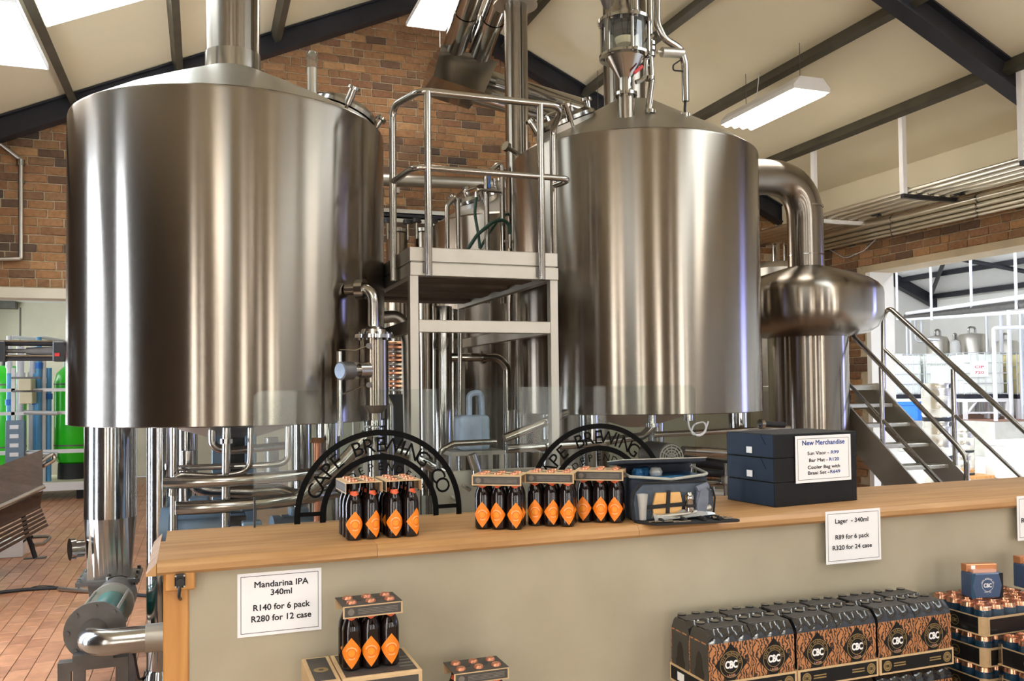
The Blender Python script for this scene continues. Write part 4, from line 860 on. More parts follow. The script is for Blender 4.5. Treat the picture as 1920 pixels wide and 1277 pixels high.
# ------------------------------------------------------------------ bottles and six packs
BR_ = .0285; BH = .203
def make_bottle():
    t = thing('beer_bottle', '', 'bottle')
    b = B(); lathe(b, [(0, .003), (.018, .001), (.025, .0015), (BR_, .006), (BR_, .112), (.0275, .124), (.0240, .137), (.0185, .149), (.0146, .160), (.0126, .188), (.0138, .190), (.0138, .196), (0, .197)], 28); part('glass_body', b, M['beer'], t, True)
    b = B(); lathe(b, [(.0, BH), (.0125, BH-.0005), (.0152, BH-.004), (.0160, BH-.0105), (.0145, BH-.011), (0, BH-.011)], 21); part('crown_cap', b, M['cap'], t, True)
    # diamond label wrapped round the front
    def patch(b, fn, R):
        nu, nv = 12, 12; g = [[None]*(nv+1) for _ in range(nu+1)]
        for i in range(nu+1):
            for j in range(nv+1):
                u = -1+2*i/nu; v = -1+2*j/nv
                s, q = (u+v)/2, (u-v)/2       # diamond
                ang = q*fn[0]; z = fn[2]+s*fn[1]; g[i][j] = b.verts.new((R*math.sin(ang), -R*math.cos(ang), z))
        for i in range(nu):
            for j in range(nv): b.faces.new((g[i][j], g[i+1][j], g[i+1][j+1], g[i][j+1]))
    b = B(); patch(b, (math.radians(76), .046, .053), BR_+.0004); lb = part('diamond_label', b, M['label'], t, True)
    def arcband(b, r0, r1, a0, a1, n=26):
        pts = []
        for i in range(n+1):
            a = a0+(a1-a0)*i/n; row = []
            for r in (r0, r1): x = r*math.cos(a); z = .053+r*math.sin(a); an = x/BR_; row.append(b.verts.new(((BR_+.0008)*math.sin(an), -(BR_+.0008)*math.cos(an), z)))
            pts.append(row)
        for p, q in zip(pts, pts[1:]): b.faces.new((p[0], p[1], q[1], q[0]))
    b = B(); arcband(b, 0.0004, .0105, 0, 2*math.pi); part('label_disc', b, M['label_core'], lb, True)
    b = B(); arcband(b, .0118, .0126, 0, 2*math.pi); part('label_ring', b, M['label_line'], lb, True)
    b = B()
    for k in range(13): a = math.radians(160-k*11.6); arcband(b, .0148, .0182, a, a-math.radians(7), 2)
    for k in range(5): a = math.radians(244+k*13); arcband(b, .0165, .0195, a, a+math.radians(8), 2)
    part('label_lettering', b, M['label_pale'], lb, True, kind='stuff')
    b = B(); R = .0168
    for k in range(1):
        g = []
        for i in range(9):
            a = -1.0+2.0*i/8; row = []
            for z, rr in ((.147, .0201), (.154, .0171), (.164, .0146)):
                w_ = 1.0 if z > .150 else max(0.0, 1-abs(a)); row.append(b.verts.new(((rr)*math.sin(a), -(rr)*math.cos(a), z+(.008*(1-w_) if z < .150 else 0))))
            g.append(row)
        for p, q in zip(g, g[1:]):
            for j in range(2): b.faces.new((p[j], q[j], q[j+1], p[j+1]))
    part('neck_label', b, M['neck'], t, True)
    return t
SPC = .0585
def make_carrier(dark):
    t = thing('bottle_carrier', '', 'carrier'); L_, W_ = SPC*1.55, SPC*1.05; z0, z1 = .158, .1935
    mt = M['print'] if dark else M['kraft']
    b = B(); prism(b, [(-L_, z1-.001), (L_, z1-.001), (L_, z1+.0012), (-L_, z1+.0012)], -W_, W_)
    part('top_panel', b, mt, t, True, smooth=False)
    for s in (-1, 1):
        b = B(); box(b, -L_, L_, s*W_-.0008, s*W_+.0008, z0, z1); sd = part('side_panel', b, M['kraft'], t, True, smooth=False)
        b = B(); box(b, -L_+.005, L_-.005, s*(W_+.0010)-.0003, s*(W_+.0010)+.0003, z0+.004, z1-.003); part('dark_print', b, M['print'], sd, True, smooth=False)
        y_ = s*(W_+.0016)
        b = B(); ring2d(b, .0, .010, y_-.0002, y_+.0002, n=24, o=(-s*(-L_+.024)*-1 if s > 0 else -L_+.024, 0, (z0+z1)/2)); part('emblem', b, M['printline'], sd, True, smooth=False)
        b = B()
        for k in range(4): z_ = z0+.010+k*.0045; box(b, -L_+.045, L_-.015, y_-.0002, y_+.0002, z_, z_+.0018)
        part('print_lines', b, M['printline'], sd, True, smooth=False, kind='stuff')
    for s in (-.5, .5):
        b = B(); cyl(b, (s*SPC, 0, z1+.0011), (s*SPC, 0, z1+.0018), .011, n=16); part('finger_hole', b, M['black'], t, True)
    return t
bottle0 = make_bottle(); carr = {False: make_carrier(False), True: make_carrier(True)}; used = {'b': False, False: False, True: False}
def sixpack(cx, cy, cz, rz, where, dark, turn):
    R_ = Matrix.Rotation(rz, 3, 'Z')
    for i in range(3):
        for j in range(2):
            o_ = R_ @ Vector(((i-1)*SPC, (j-.5)*SPC, 0)); row = 'front' if j == 0 else 'back'
            place(bottle0, (cx+o_.x, cy+o_.y, cz), rz+turn+random.uniform(-.35, .35), 'dark orange-labelled bottle in the six pack %s' % where, 'bottles of the six pack %s' % where, not used['b']); used['b'] = True
    place(carr[dark], (cx, cy, cz), rz, '%s card carrier on the necks of the six pack %s' % ('black' if dark else 'brown', where), None, not used[dark]); used[dark] = True
# the two end-on packs: long side runs away from the viewer
p = onZ(675, 1013, CT); sixpack(p.x+.010, p.y+BR_+SPC-.01, CT, math.radians(92), 'by the counter end', False, math.radians(-78))
p = onZ(751, 1009, CT); sixpack(p.x+.012, p.y+BR_+SPC+.002, CT, math.radians(91), 'second from the end', False, math.radians(-78))
v_ = Vector((math.sin(math.radians(32)), math.cos(math.radians(32)), 0))
for (px, py), where in (((932, 994), 'first of three'), ((1031, 988), 'middle of three'), ((1124, 981), 'beside the bag')):
    p = onZ(px, py, CT)+v_*(BR_+SPC*.5); sixpack(p.x, p.y, CT, math.radians(-32), where, False, math.radians(8))
# ------------------------------------------------------------------ merchandise boxes
mo = onZ(1454, 952, CT); mr = math.radians(5.8); hb = .1005
for k in range(3):
    wx_ = .462+(0.004 if k == 2 else 0); t = thing('gift_box', ['plain black card box at the bottom of the merchandise stack', 'black card box with barcode between two others in the stack', 'black card box with barcode on top of the merchandise stack'][k], 'box', mo+Vector((0, 0, k*hb)), mr)
    b = B(); box(b, 0, wx_, 0, .30, .0005, hb-.001, .0015); part('box_body', b, M['blackcard'], t, True, smooth=False)
    b = B(); box(b, -.001, 0, .006, .294, .004, hb-.004); part('end_panel', b, M['darknavy'], t, True, smooth=False)
    if k:
        T = Matrix.Rotation(math.pi/2, 4, 'Z'); b = B(); prism(b, [(.05, hb*.55), (.25, hb*.55), (.22, hb-.004), (.08, hb-.004)], .001, .0035, T); part('tuck_flap', b, M['darknavy'], t, True, smooth=False)
        b = B(); box(b, -.006, -.0045, .13, .165, hb*.15, hb*.42); part('barcode_sticker', b, M['paper'], t, True, smooth=False)
mt_ = thing('merchandise_sign', 'white price list for merchandise stuck on the black boxes', 'sign', mo+Vector((math.cos(mr)*.265+math.sin(mr)*.003, math.sin(mr)*.265-.003, .093)), mr)
W, H = .315, .197
put_sign(mt_, W, H, [('New Merchandise', H*.145, .20, BL, .76, 0), ('Sun Visor -', H*.10, .41, I_, .38, -.10), ('R99', H*.10, .41, BL, .14, .20), ('Bar Mat -', H*.10, .56, I_, .33, -.10), ('R120', H*.10, .56, BL, .175, .185),
    ('Cooler Bag with', H*.10, .71, I_, .58, .0), ('Braai Set -', H*.10, .83, I_, .38, -.10), ('R649', H*.10, .83, BL, .18, .20)], y=-.0025)
# ------------------------------------------------------------------ cooler bag with picnic set
bo = onZ(1186, 979, CT); ba = math.radians(-8)
bag = thing('cooler_bag', 'open grey cooler bag with navy trim and picnic pockets', 'bag', bo, ba)
def rrect(w0, w1, z0, z1, r=.03):
    return [(w0, z0), (w1, z0), (w1+.008, (z0+z1)/2), (w1, z1-r), (w1-r, z1), (w0+r, z1), (w0, z1-r), (w0-.008, (z0+z1)/2)]
BW, BD, BH_ = .318, .19, .163
b = B(); box(b, 0, BW, .02, BD, 0, BH_, .02, 3); box(b, .005, BW-.005, BD-.012, BD, .05, BH_+.035, .004); part('main_body', b, M['navy'], bag, True)
b = B(); prism(b, rrect(.004, BW-.004, .004, BH_-.02), -.012, .022); bmesh.ops.bevel(b, geom=list(b.edges), offset=.006, segments=2, affect='EDGES'); fp = part('front_panel', b, M['greyfab'], bag, True)
b = B(); tube(b, [(0, -.012, .006), (-.008, -.012, BH_*.5), (.0, -.012, BH_-.05), (.03, -.012, BH_-.018), (BW-.03, -.012, BH_-.018), (BW, -.012, BH_-.05), (BW+.008, -.012, BH_*.5), (BW, -.012, .006)], .004, 8, .02); part('trim', b, M['strap'], fp, True)
b = B(); box(b, .012, BW-.012, .028, BD-.008, BH_-.012, BH_+.001, .004); part('lining', b, M['foil'], bag, True)
b = B(); pts = [(.0, .022, BH_+.004), (BW*.5, .008, BH_-.010), (BW, .022, BH_+.004), (BW, BD, BH_+.02), (0, BD, BH_+.02), (0, .022, BH_+.004)]; tube(b, pts, .0055, 8, .03); part('rim_piping', b, M['piping'], bag, True)
b = B(); T = Matrix.Translation((0, BD+.004, BH_+.012)) @ Matrix.Rotation(math.radians(-7), 4, 'X'); box(b, -.03, BW-.01, -BD+.01, .0, .02, .032, .005, 2, T); ld = part('lid', b, M['navy'], bag, True)
b = B(); box(b, -.032, BW-.008, -BD+.008, .002, .032, .036, .0015, 1, T); part('lid_piping', b, M['piping'], ld, True)
for i in range(3): b = B(); lathe(b, [(0, 0), (.022, .004), (.026, .018), (.018, .034), (0, .038)], 14, (.05+i*.036, .07+.03*(i % 2), BH_-.004)); part('ice_pack', b, M['foil'] if i != 2 else M['plastic'], bag, True)
# things in the front pockets
b = B(); prism(b, [(.075, .018), (.182, .018), (.188, .07), (.180, .108), (.085, .108), (.072, .06)], -.026, -.014); cb = solo_dummy = None
bmesh.ops.transform(b, matrix=ROOTM[bag.name], verts=b.verts); o = solo('cutting_board', b, M['board'], 'small wooden cutting board strapped to the cooler bag', 'board', smooth=False)
def bagsolo(name, b, m, label, cat): bmesh.ops.transform(b, matrix=ROOTM[bag.name], verts=b.verts); return solo(name, b, m, label, cat)
for T, L_ in ((Matrix.Translation((.125, -.028, .06)) @ Matrix.Rotation(-.05, 4, 'Y'), .185), (Matrix.Translation((.130, -.0285, .062)) @ Matrix.Rotation(math.pi/2+.06, 4, 'Y'), .11)):
    b = B(); box(b, -L_/2, L_/2, -.0012, .0012, -.0075, .0075, 0, 1, T); part('strap', b, M['strap'], fp, True)
b = B(); lathe(b, [(.013, 0), (.016, .05), (.020, .095), (.0185, .095), (.014, .05), (.011, .004)], 20, (.028, -.034, .012)); bagsolo('acrylic_tumbler', b, M['plastic'], 'clear tumbler strapped at the side of the cutting board', 'tumbler')
b = B(); lathe(b, [(0, .0), (.015, .002), (.018, .03), (.015, .055), (.017, .06), (.017, .075), (.009, .088), (0, .09)], 20, (.213, -.034, .02)); bagsolo('condiment_shaker', b, M['shine'], 'small shiny shaker in the pocket next to the napkin', 'shaker')
b = B(); box(b, .196, .232, -.054, -.015, .052, .064, .004); part('strap', b, M['strap'], fp, True)
b = B(); prism(b, [(.232, .012), (.275, .012), (.285, .07), (.292, .118), (.275, .132), (.248, .118), (.238, .06)], -.045, -.012); bmesh.ops.bevel(b, geom=list(b.edges), offset=.008, segments=2, affect='EDGES')
cyl(b, (.245, -.03, .115), (.29, -.03, .13), .014, n=14); bagsolo('rolled_napkin', b, M['greyfab2'], 'grey folded napkin standing in the bag pocket', 'napkin')
# flap lying open with tools
fl = thing('tool_flap', 'black tool flap lying open in front of the cooler bag', 'flap', bo, ba)
b = B(); prism(b, [(0, -.016), (.33, -.016), (.385, -.075), (.385, -.095), (.37, -.105), (.055, -.105), (.01, -.05)], 0, .008, Matrix.Rotation(math.pi/2, 4, 'X') @ Matrix.Scale(-1, 4, (0, 0, 1)) @ Matrix.Identity(4))
zs_ = [v.co.copy() for v in b.verts]
for v in b.verts: v.co = Vector((v.co.x, -abs(v.co.y) if abs(v.co.y) > .012 else -abs(v.co.z), abs(v.co.z) if abs(v.co.z) <= .0081 else abs(v.co.y)))
for v in b.verts:
    x_, y_, z_ = v.co
    if z_ > .0085: v.co = Vector((x_, -z_, abs(y_)))
part('flap_panel', b, M['strap'], fl, True)
for x_ in (.075, .165, .24, .30): b = B(); box(b, x_, x_+.013, -.10, -.03, .0085, .022, .003); part('elastic_loop', b, M['strap'], fl, True)
tools = [('carving_fork', 'steel carving fork held by loops on the open flap', [(.03, -.085), (.15, -.082)], .004), ('spreading_knife', 'steel knife lying along the edge of the open flap', [(.05, -.096), (.19, -.094)], .0045),
         ('bottle_opener', 'steel opener at the far end of the open flap', [(.29, -.06), (.35, -.063)], .007), ('steak_knife', 'steel knife with steel handle beside the opener', [(.285, -.078), (.365, -.082)], .006)]
for nm, lab, ((x0, y0), (x1, y1)), r in tools:
    b = B(); cyl(b, (x0, y0, .008+r), (x0+(x1-x0)*.5, y0+(y1-y0)*.5, .008+r), r*.8, r, n=10); box(b, x0+(x1-x0)*.5, x1, y0-.006, y0+.006, .008, .008+r*1.2, .0015)
    bmesh.ops.transform(b, matrix=ROOTM[fl.name], verts=b.verts); solo(nm, b, M['shine'], lab, 'cutlery')
b = B()
g = []
for i in range(9):
    row = []
    for j in range(6):
        u, v = i/8, j/5; row.append(b.verts.new((.06+u*.25, -.075+v*.05+.025*u, .012+.028*math.sin(math.pi*v)*(.55+.45*math.sin(u*9+j))+.012*u)))
    g.append(row)
for i in range(8):
    for j in range(5): b.faces.new((g[i][j], g[i+1][j], g[i+1][j+1], g[i][j+1]))
bmesh.ops.transform(b, matrix=ROOTM[fl.name], verts=b.verts); solo('plastic_sleeve', b, M['plastic'], 'crinkled clear sleeve over a white handle on the flap', 'packaging')
b = B(); tube(b, [(.07, -.05, .022), (.2, -.045, .03), (.30, -.02, .045)], [.010, .008, .013], 10); bmesh.ops.transform(b, matrix=ROOTM[fl.name], verts=b.verts); solo('braai_tongs', b, M['cone'], 'white handled braai tool under the clear sleeve', 'cutlery')
# ------------------------------------------------------------------ glass screens with lettered arches
def screen(x0, x1, z1, label, ax, cut, legs_):
    y_ = .545; t = thing('glass_screen', label, 'screen', cw((x0+x1)/2, y_, CT), CR); W = x1-x0; H = z1-CT
    b = B(); prism(b, [(-W/2, .001), (W/2, .001), (W/2, H-(.015 if cut > 0 else 0)), (W/2-(.02 if cut > 0 else 0), H), (-W/2+(.02 if cut < 0 else 0), H), (-W/2, H-(.02 if cut < 0 else 0))], -.004, .004); part('glass_pane', b, M['glass'], t, True, smooth=False)
    o_ = (ax-(x0+x1)/2, 0, .02)
    for r in (.317, .222):
        b = B(); ring2d(b, r-.011, r+.011, -.0056, -.0042, 0, math.pi, 56, o_)
        for s in (-1, 1): box(b, o_[0]+s*r-.011, o_[0]+s*r+.011, -.0056, -.0042, .001, .0205)
        part('arch_band', b, M['vinyl'], t, True, smooth=False)
    for s in (-1, 1): b = B(); box(b, o_[0]+s*.27-.042, o_[0]+s*.27+.042, -.0056, -.0042, .028, .044); part('arch_foot', b, M['vinyl'], t, True, smooth=False)
    b = B(); arctext(b, 'CAPE BREWING CO', .082, o_[0], o_[2], .242, math.radians(158), math.radians(22), -.0056, .004); part('lettering', b, M['vinyl'], t, True, smooth=False, kind='stuff')
    b = B(); arctext(b, 'INDEPENDENT', .044, o_[0], o_[2], .170, math.radians(150), math.radians(30), -.0056, .002); part('lettering', b, M['vinyl'], t, True, smooth=False, kind='stuff')
    b = B(); text(b, 'CBC', .17, o_[0], .03, -.0056, .02, width=.26); part('lettering', b, M['vinyl'], t, True, smooth=False, kind='stuff')
    for dx in legs_: b = B(); box(b, dx-W/2, dx-W/2+.006, -.012, .012, -.0, .11); part('edge_clip', b, M['black'], t, True)
    return t
a = onC(475, 733, .545); c = onC(920, 735, .545); d = onC(905, 730, .545); e = onC(1305, 722, .545)
screen(a.x, c.x, a.z, 'clear glass screen with a full lettered black arch behind the left packs', onC(713, 900, .545).x, -1, (0,))
b_ = screen(d.x, e.x, a.z+.004, 'clear glass screen with a lettered black arch partly behind the cooler bag', onC(1124, 900, .545).x, 1, ())
b_.location = b_.location+Vector((0, .012, 0))
# ------------------------------------------------------------------ pipework below and behind the vessels
def arc_pts(cx, cy, r, a0, a1, z0, z1, n=14): return [Vector((cx+r*math.cos(math.radians(a0+(a1-a0)*i/n)), cy+r*math.sin(math.radians(a0+(a1-a0)*i/n)), z0+(z1-z0)*i/n)) for i in range(n+1)]
def pipe(name, pts, r, label, m='pipe', bend=.06, clamps=(), n=12):
    P = [Vector(p) for p in pts]
    if not clamps:
        b = B(); tube(b, P, r, n, bend, 6); return solo(name, b, M[m], label, 'pipe')
    o = thing(name, label, 'pipe', P[0]); b = B(); tube(b, P, r, n, bend, 6); part('pipe_run', b, M[m], o)
    for c_, d_ in clamps: b = B(); c_ = Vector(c_); d_ = Vector(d_).normalized(); cyl(b, c_-d_*.014, c_+d_*.014, r*1.55, n=18); part('clamp', b, M['shine'], o)
    return o
k1 = (T1[0], T1[1])
Yp = 5.25
P = lambda px, py, y=Yp: onY(px, py, y)
pipe('ring_main', arc_pts(*k1, .86, 243, 318, 1.18, 1.20), .034, 'thick upper ring pipe following the kettle underside', bend=0)
pipe('ring_main', arc_pts(*k1, .80, 246, 325, 1.03, 1.06), .040, 'thick middle ring pipe following the kettle underside', bend=0)
pipe('drop_pipe', [P(425, 802), P(424, 850), P(423, 1010), Vector((P(423, 1010).x, Yp, 0))], .024, 'straight upright pipe with a clamp union below the kettle', clamps=[(P(424, 827), (0, 0, 1))], bend=0)
pipe('drain_line', [P(470, 802), P(469, 885), P(405, 893), P(325, 889), P(322, 930)], .017, 'thin bent drain line from the kettle joining the left upright', bend=.09)
pipe('drain_line', [P(541, 800), P(540, 868), P(500, 872), P(330, 878, 5.4)], .018, 'thin bent drain line at the glass screen edge', bend=.07)
pipe('drop_pipe', [P(326, 802, 5.3), P(326, 960, 5.3), Vector((P(326, 960, 5.3).x, 5.3, 0))], .022, 'slim upright pipe beside the kettle leg', m='shine', bend=0)
pipe('suction_pipe', [P(352, 845, 5.6), P(352, 890, 5.6), P(375, 918, 5.6), P(470, 922, 5.6), P(520, 918, 5.6), P(555, 932, 5.6), P(620, 905, 5.5), P(690, 840, 5.4)], .042, 'long sagging suction pipe that climbs toward the strainer', bend=.16)
pipe('branch_pipe', [P(398, 802, 5.7), P(398, 838, 5.7), P(430, 846, 5.7), P(540, 835, 5.9)], .026, 'short branch pipe bent level under the kettle', bend=.06)
pipe('branch_pipe', [P(508, 820, 6.3), P(510, 905, 6.3), P(520, 930, 6.2)], .05, 'dull branch pipe standing deep behind the ring pipes', m='satin', bend=.08)
pipe('outlet_pipe', [P(720, 740, 5.35), P(732, 760, 5.35), P(733, 960, 5.35), Vector((P(733, 960, 5.35).x, 5.35, 0))], .022, 'slim upright pipe with a bent top right of the strainer', bend=.05)
pipe('slanting_pipe', [P(560, 935, 5.0), P(640, 870, 5.0), P(690, 815, 5.0)], .040, 'slanting pipe behind the left arch rising to the strainer', bend=.05)
pipe('slanting_pipe', [P(690, 830, 5.6), P(760, 850, 5.6), P(860, 900, 5.6)], .036, 'slanting pipe falling to the right of the strainer', bend=.05)
# copper coloured column and blue frame seen under the kettle
b = B(); q = P(595, 830, 5.35); cyl(b, (q.x, 5.35, 0), (q.x, 5.35, q.z), .026, n=14); o = thing('copper_pipe', 'copper brown upright pipe with a brass cap beside the arch', 'pipe', (q.x, 5.35, 0)); part('pipe_run', b, M['cap'], o)
b = B(); cyl(b, (q.x, 5.35, q.z), (q.x, 5.35, q.z+.03), .05, .03, n=16); part('brass_cap', b, M['coppercard'], o)
fa, fb = P(408, 805, 5.85), P(470, 975, 5.85); o = thing('equipment_frame', 'blue grey steel frame with dark panel below the kettle', 'frame', ((fa.x+fb.x)/2, 5.85, 0))
for x_ in (fa.x, fb.x): b = B(); box(b, x_-.035, x_+.035, 5.82, 5.88, .02, fa.z+.05, .004); part('upright', b, M['motor'], o)
b = B(); box(b, fa.x+.035, fb.x-.035, 5.82, 5.88, fb.z-.02, fb.z+.05, .004); part('cross_bar', b, M['motor'], o)
b = B(); box(b, fa.x+.03, fb.x-.03, 5.885, 5.90, fb.z, fa.z); part('dark_panel', b, M['black'], o)
b = B(); box(b, fa.x-.08, fb.x+.08, 5.76, 5.94, 0, .03); part('base_plate', b, M['motor'], o)
def motor(px, py, y, L_, r, rz, label, m='motor', leg_z=0.0):
    c = P(px, py, y); o = thing('pump_motor', label, 'motor', (c.x, y, leg_z), rz); h = c.z-leg_z
    b = B(); cyl(b, (-L_/2, 0, h), (L_/2, 0, h), r, n=28); part('motor_body', b, M[m], o, True)
    for i in range(9):
        a = math.radians(-60+i*40); b = B(); box(b, -L_*.42, L_*.42, -.004, .004, r*.95, r*1.13, 0, 1, Matrix.Translation((0, 0, h)) @ Matrix.Rotation(a, 4, 'X')); part('cooling_fin', b, M[m], o, True)
    b = B(); cyl(b, (-L_/2-.05, 0, h), (-L_/2, 0, h), r*1.12, n=28); part('fan_cover', b, M[m], o, True)
    b = B(); box(b, -.05, .06, -.05, .05, h+r*.95, h+r*1.6, .008); part('terminal_box', b, M[m], o, True)
    b = B(); cyl(b, (L_/2, 0, h), (L_/2+.12, 0, h), r*.45, n=20); part('shaft_housing', b, M['iron'], o, True)
    for s in (-1, 1): b = B(); box(b, s*L_*.3-.03, s*L_*.3+.03, -r*.8, r*.8, .0, h-r*.8, .004); part('foot', b, M['iron'], o, True)
motor(372, 985, 5.45, .30, .105, math.radians(-6), 'ribbed blue grey motor behind the bare counter end')
motor(558, 990, 5.6, .22, .08, math.radians(8), 'smaller steel blue motor beside the left arch foot')
motor(470, 1003, 5.2, .12, .05, 0, 'small blue grey motor behind the upright pipe')
# motor with fan grille seen end-on under the tun
c = P(1258, 858, 5.35); o = thing('fan_motor', 'round grey motor end with a fan grille under the tun', 'motor', (c.x, 5.35, 0))
b = B(); cyl(b, (c.x, 5.35, c.z), (c.x, 5.65, c.z), .10, n=32); part('motor_body', b, M['iron'], o)
for r in (.03, .05, .07, .09): b = B(); ring2d(b, r-.004, r+.004, 5.34, 5.348, n=32, o=(c.x, 0, c.z)); part('grille_ring', b, M['satin'], o)
for i in range(6): a = i*math.pi/6; b = B(); box(b, -.095, .095, -.012, -.004, -.003, .003, 0, 1, Matrix.Translation((c.x, 5.35, c.z)) @ Matrix.Rotation(a, 4, 'Y')); part('grille_bar', b, M['satin'], o)
b = B(); box(b, c.x-.06, c.x+.06, 5.4, 5.6, 0, c.z-.08); part('foot', b, M['iron'], o)
# behind the platform and below the tun
pipe('column_pipe', [P(829, 575, 6.6), P(829, 760, 6.6), Vector((P(829, 760, 6.6).x, 6.6, 0))], .078, 'thick bright upright pipe under the platform', m='shine', bend=0, n=24)
pipe('column_pipe', [P(846, 580, 6.9), P(846, 760, 6.9), Vector((P(846, 760, 6.9).x, 6.9, 0))], .055, 'dull upright pipe behind the bright one under the platform', bend=0)
pipe('bent_pipe', [P(705, 598, 6.3), P(752, 590, 6.3), P(764, 640, 6.3), P(770, 900, 6.3)], .045, 'olive steel pipe bent down beside the platform post', m='satin', bend=.12)
pipe('thin_pipe', [P(863, 622, 6.2), P(862, 840, 6.2), Vector((P(862, 840, 6.2).x, 6.2, 0))], .016, 'thin upright line in the gap below the platform beam', bend=0)
pipe('bent_pipe', [P(845, 670, 6.7), P(935, 670, 6.7), P(951, 690, 6.7), P(951, 840, 6.7), Vector((P(951, 840, 6.7).x, 6.7, 0))], .034, 'pale pipe bent down left of the tun', bend=.10, clamps=[(P(906, 670, 6.7), (1, 0, 0))])
pipe('level_pipe', [P(822, 888, 5.5), P(825, 845, 5.5), P(850, 832, 5.5), P(930, 828, 5.5)], .020, 'slim pipe bent level above the six packs', bend=.06)
pipe('slanting_pipe', [P(946, 822, 5.2), P(1020, 792, 5.2), P(1060, 775, 5.4)], .030, 'slanting pipe rising to the tun between the glass screens', bend=.03)
pipe('tun_outlet', [P(1222, 770, 5.5), P(1222, 800, 5.5), P(1205, 818, 5.5), P(1100, 832, 5.5), P(950, 842, 5.5)], .030, 'curved outlet pipe running level below the tun', bend=.08, clamps=[(P(1222, 797, 5.5), (0, 0, 1)), (P(1025, 836, 5.5), (1, 0, .05))])
pipe('level_pipe', [P(1225, 815, 5.3), P(1330, 810, 5.3), P(1480, 803, 5.3)], .020, 'long thin level pipe running behind the black boxes', bend=0)
pipe('valve_stub', [P(1425, 795, 5.2), P(1470, 797, 5.2)], .022, 'dark valve stub above the black boxes', m='dark', bend=0, clamps=[(P(1428, 795, 5.2), (1, 0, 0))])
for i, (a, c, y, r, m) in enumerate((((1285, 865), (1400, 880), 5.9, .05, 'dark'), ((1280, 845), (1400, 852), 6.2, .04, 'pipe'), ((1290, 905), (1400, 905), 5.7, .03, 'pipe'), ((1310, 885), (1395, 893), 5.5, .03, 'dark'), ((1290, 925), (1400, 930), 6.0, .045, 'satin'))):
    pipe('manifold_pipe', [P(*a, y), P(*c, y)], r, ['thick dark manifold pipe below the tun', 'pale manifold pipe deep below the tun', 'bright manifold pipe just above the counter by the bag', 'thin dark manifold pipe right of the bag', 'dull manifold pipe low behind the bag'][i], m=m, bend=0)
for i, (px, y) in enumerate(((1300, 5.6), (1335, 5.9), (1362, 5.4))):
    q = P(px, 900, y); b = B(); cyl(b, (q.x, y, 0), (q.x, y, q.z+.12), .02, n=12); o = thing('valve_riser', ['slim valve riser nearest the cooler bag', 'slim valve riser between two others by the bag', 'slim valve riser nearest the black boxes'][i], 'pipe', (q.x, y, 0)); part('pipe_run', b, M['pipe'], o)
    b = B(); box(b, q.x-.03, q.x+.03, y-.03, y+.03, q.z-.03, q.z+.03, .008); part('valve_body', b, M['coppercard'] if i == 1 else M['satin'], o)
b = B(); tube(b, [P(px, py, 5.15) for px, py in ((1290, 785), (1292, 805), (1310, 820), (1325, 808), (1322, 790), (1300, 795), (1295, 815), (1320, 815), (1328, 790))], .006, 6, .08); solo('coiled_cable', b, M['pipe_white'], 'thin pale cable hanging in loops under the tun', 'cable')
b = B(); q = P(1290, 775, 5.2); cyl(b, (q.x, 5.2, q.z-.05), (q.x, 5.2, q.z+.05), .035, n=16); solo('cable_gland', b, M['pipe'], 'steel cable stub under the tun above the loops', 'fitting')
# plate heat exchanger left of the platform (stacked plates)
a, c = P(722, 640, 7.6), P(764, 735, 7.6); o = thing('plate_exchanger', 'stack of shiny level plates seen left of the platform post', 'heat exchanger', ((a.x+c.x)/2, 7.6, 0))
n_ = 12
for i in range(n_):
    z_ = c.z+(a.z-c.z)*(i+.5)/n_; b = B(); box(b, a.x-.10, c.x+.02, 7.45+random.uniform(0, .05), 7.9, z_-.012, z_+.012, .004); part('plate', b, M['copper'] if i % 3 else M['shine'], o)
b = B(); box(b, a.x-.14, a.x-.10, 7.42, 7.95, 0, a.z+.06); part('end_frame', b, M['satin'], o)
b = B(); box(b, c.x+.02, c.x+.06, 7.42, 7.95, 0, a.z+.06); part('end_frame', b, M['satin'], o)
b = B(); box(b, a.x-.10, c.x+.02, 7.5, 7.9, 0, c.z-.02); part('base_box', b, M['dark'], o)
# grey control cabinet and tall switch panels in the gap
a, c = P(872, 640, 9.15), P(962, 870, 9.15); o = thing('control_cabinet', 'grey green control cabinet in the gap below the platform', 'cabinet', ((a.x+c.x)/2, 9.15, 0))
b = B(); box(b, a.x, c.x+.5, 9.15, 9.5, 0, a.z, .006); part('cabinet_body', b, M['grey_plaster'], o)
b = B(); box(b, a.x+.33, a.x+.35, 9.145, 9.15, .1, a.z-.05); part('door_gap', b, M['dark'], o)
q = P(857, 850, 5.0); o = thing('tank_apron', 'pale grey steel apron panel behind the lettered arches', 'panel', (q.x, 5.0, 0))
a, c = P(815, 885, 5.0), P(1075, 990, 5.0); b = B(); box(b, a.x, c.x, 5.0, 5.03, .3, a.z, .003); part('apron_panel', b, M['cone'], o)
for x_ in (a.x+.05, c.x-.05): b = B(); box(b, x_-.02, x_+.02, 5.03, 5.07, 0, .5); part('leg', b, M['satin'], o)
for px, py in ((848, 932), (868, 910)): q = P(px, py, 4.99); b = B(); cyl(b, q, q+Vector((.02, -.07, -.02)), .013, n=10); part('panel_knob', b, M['pipe'], o)
q = P(893, 880, 4.95); b = B(); cyl(b, q, q+Vector((-.03, .0, .09)), .03, n=18); cyl(b, q-Vector((-.005, 0, .10)), q, .028, n=18); part('pipe_stub', b, M['pipe'], o)
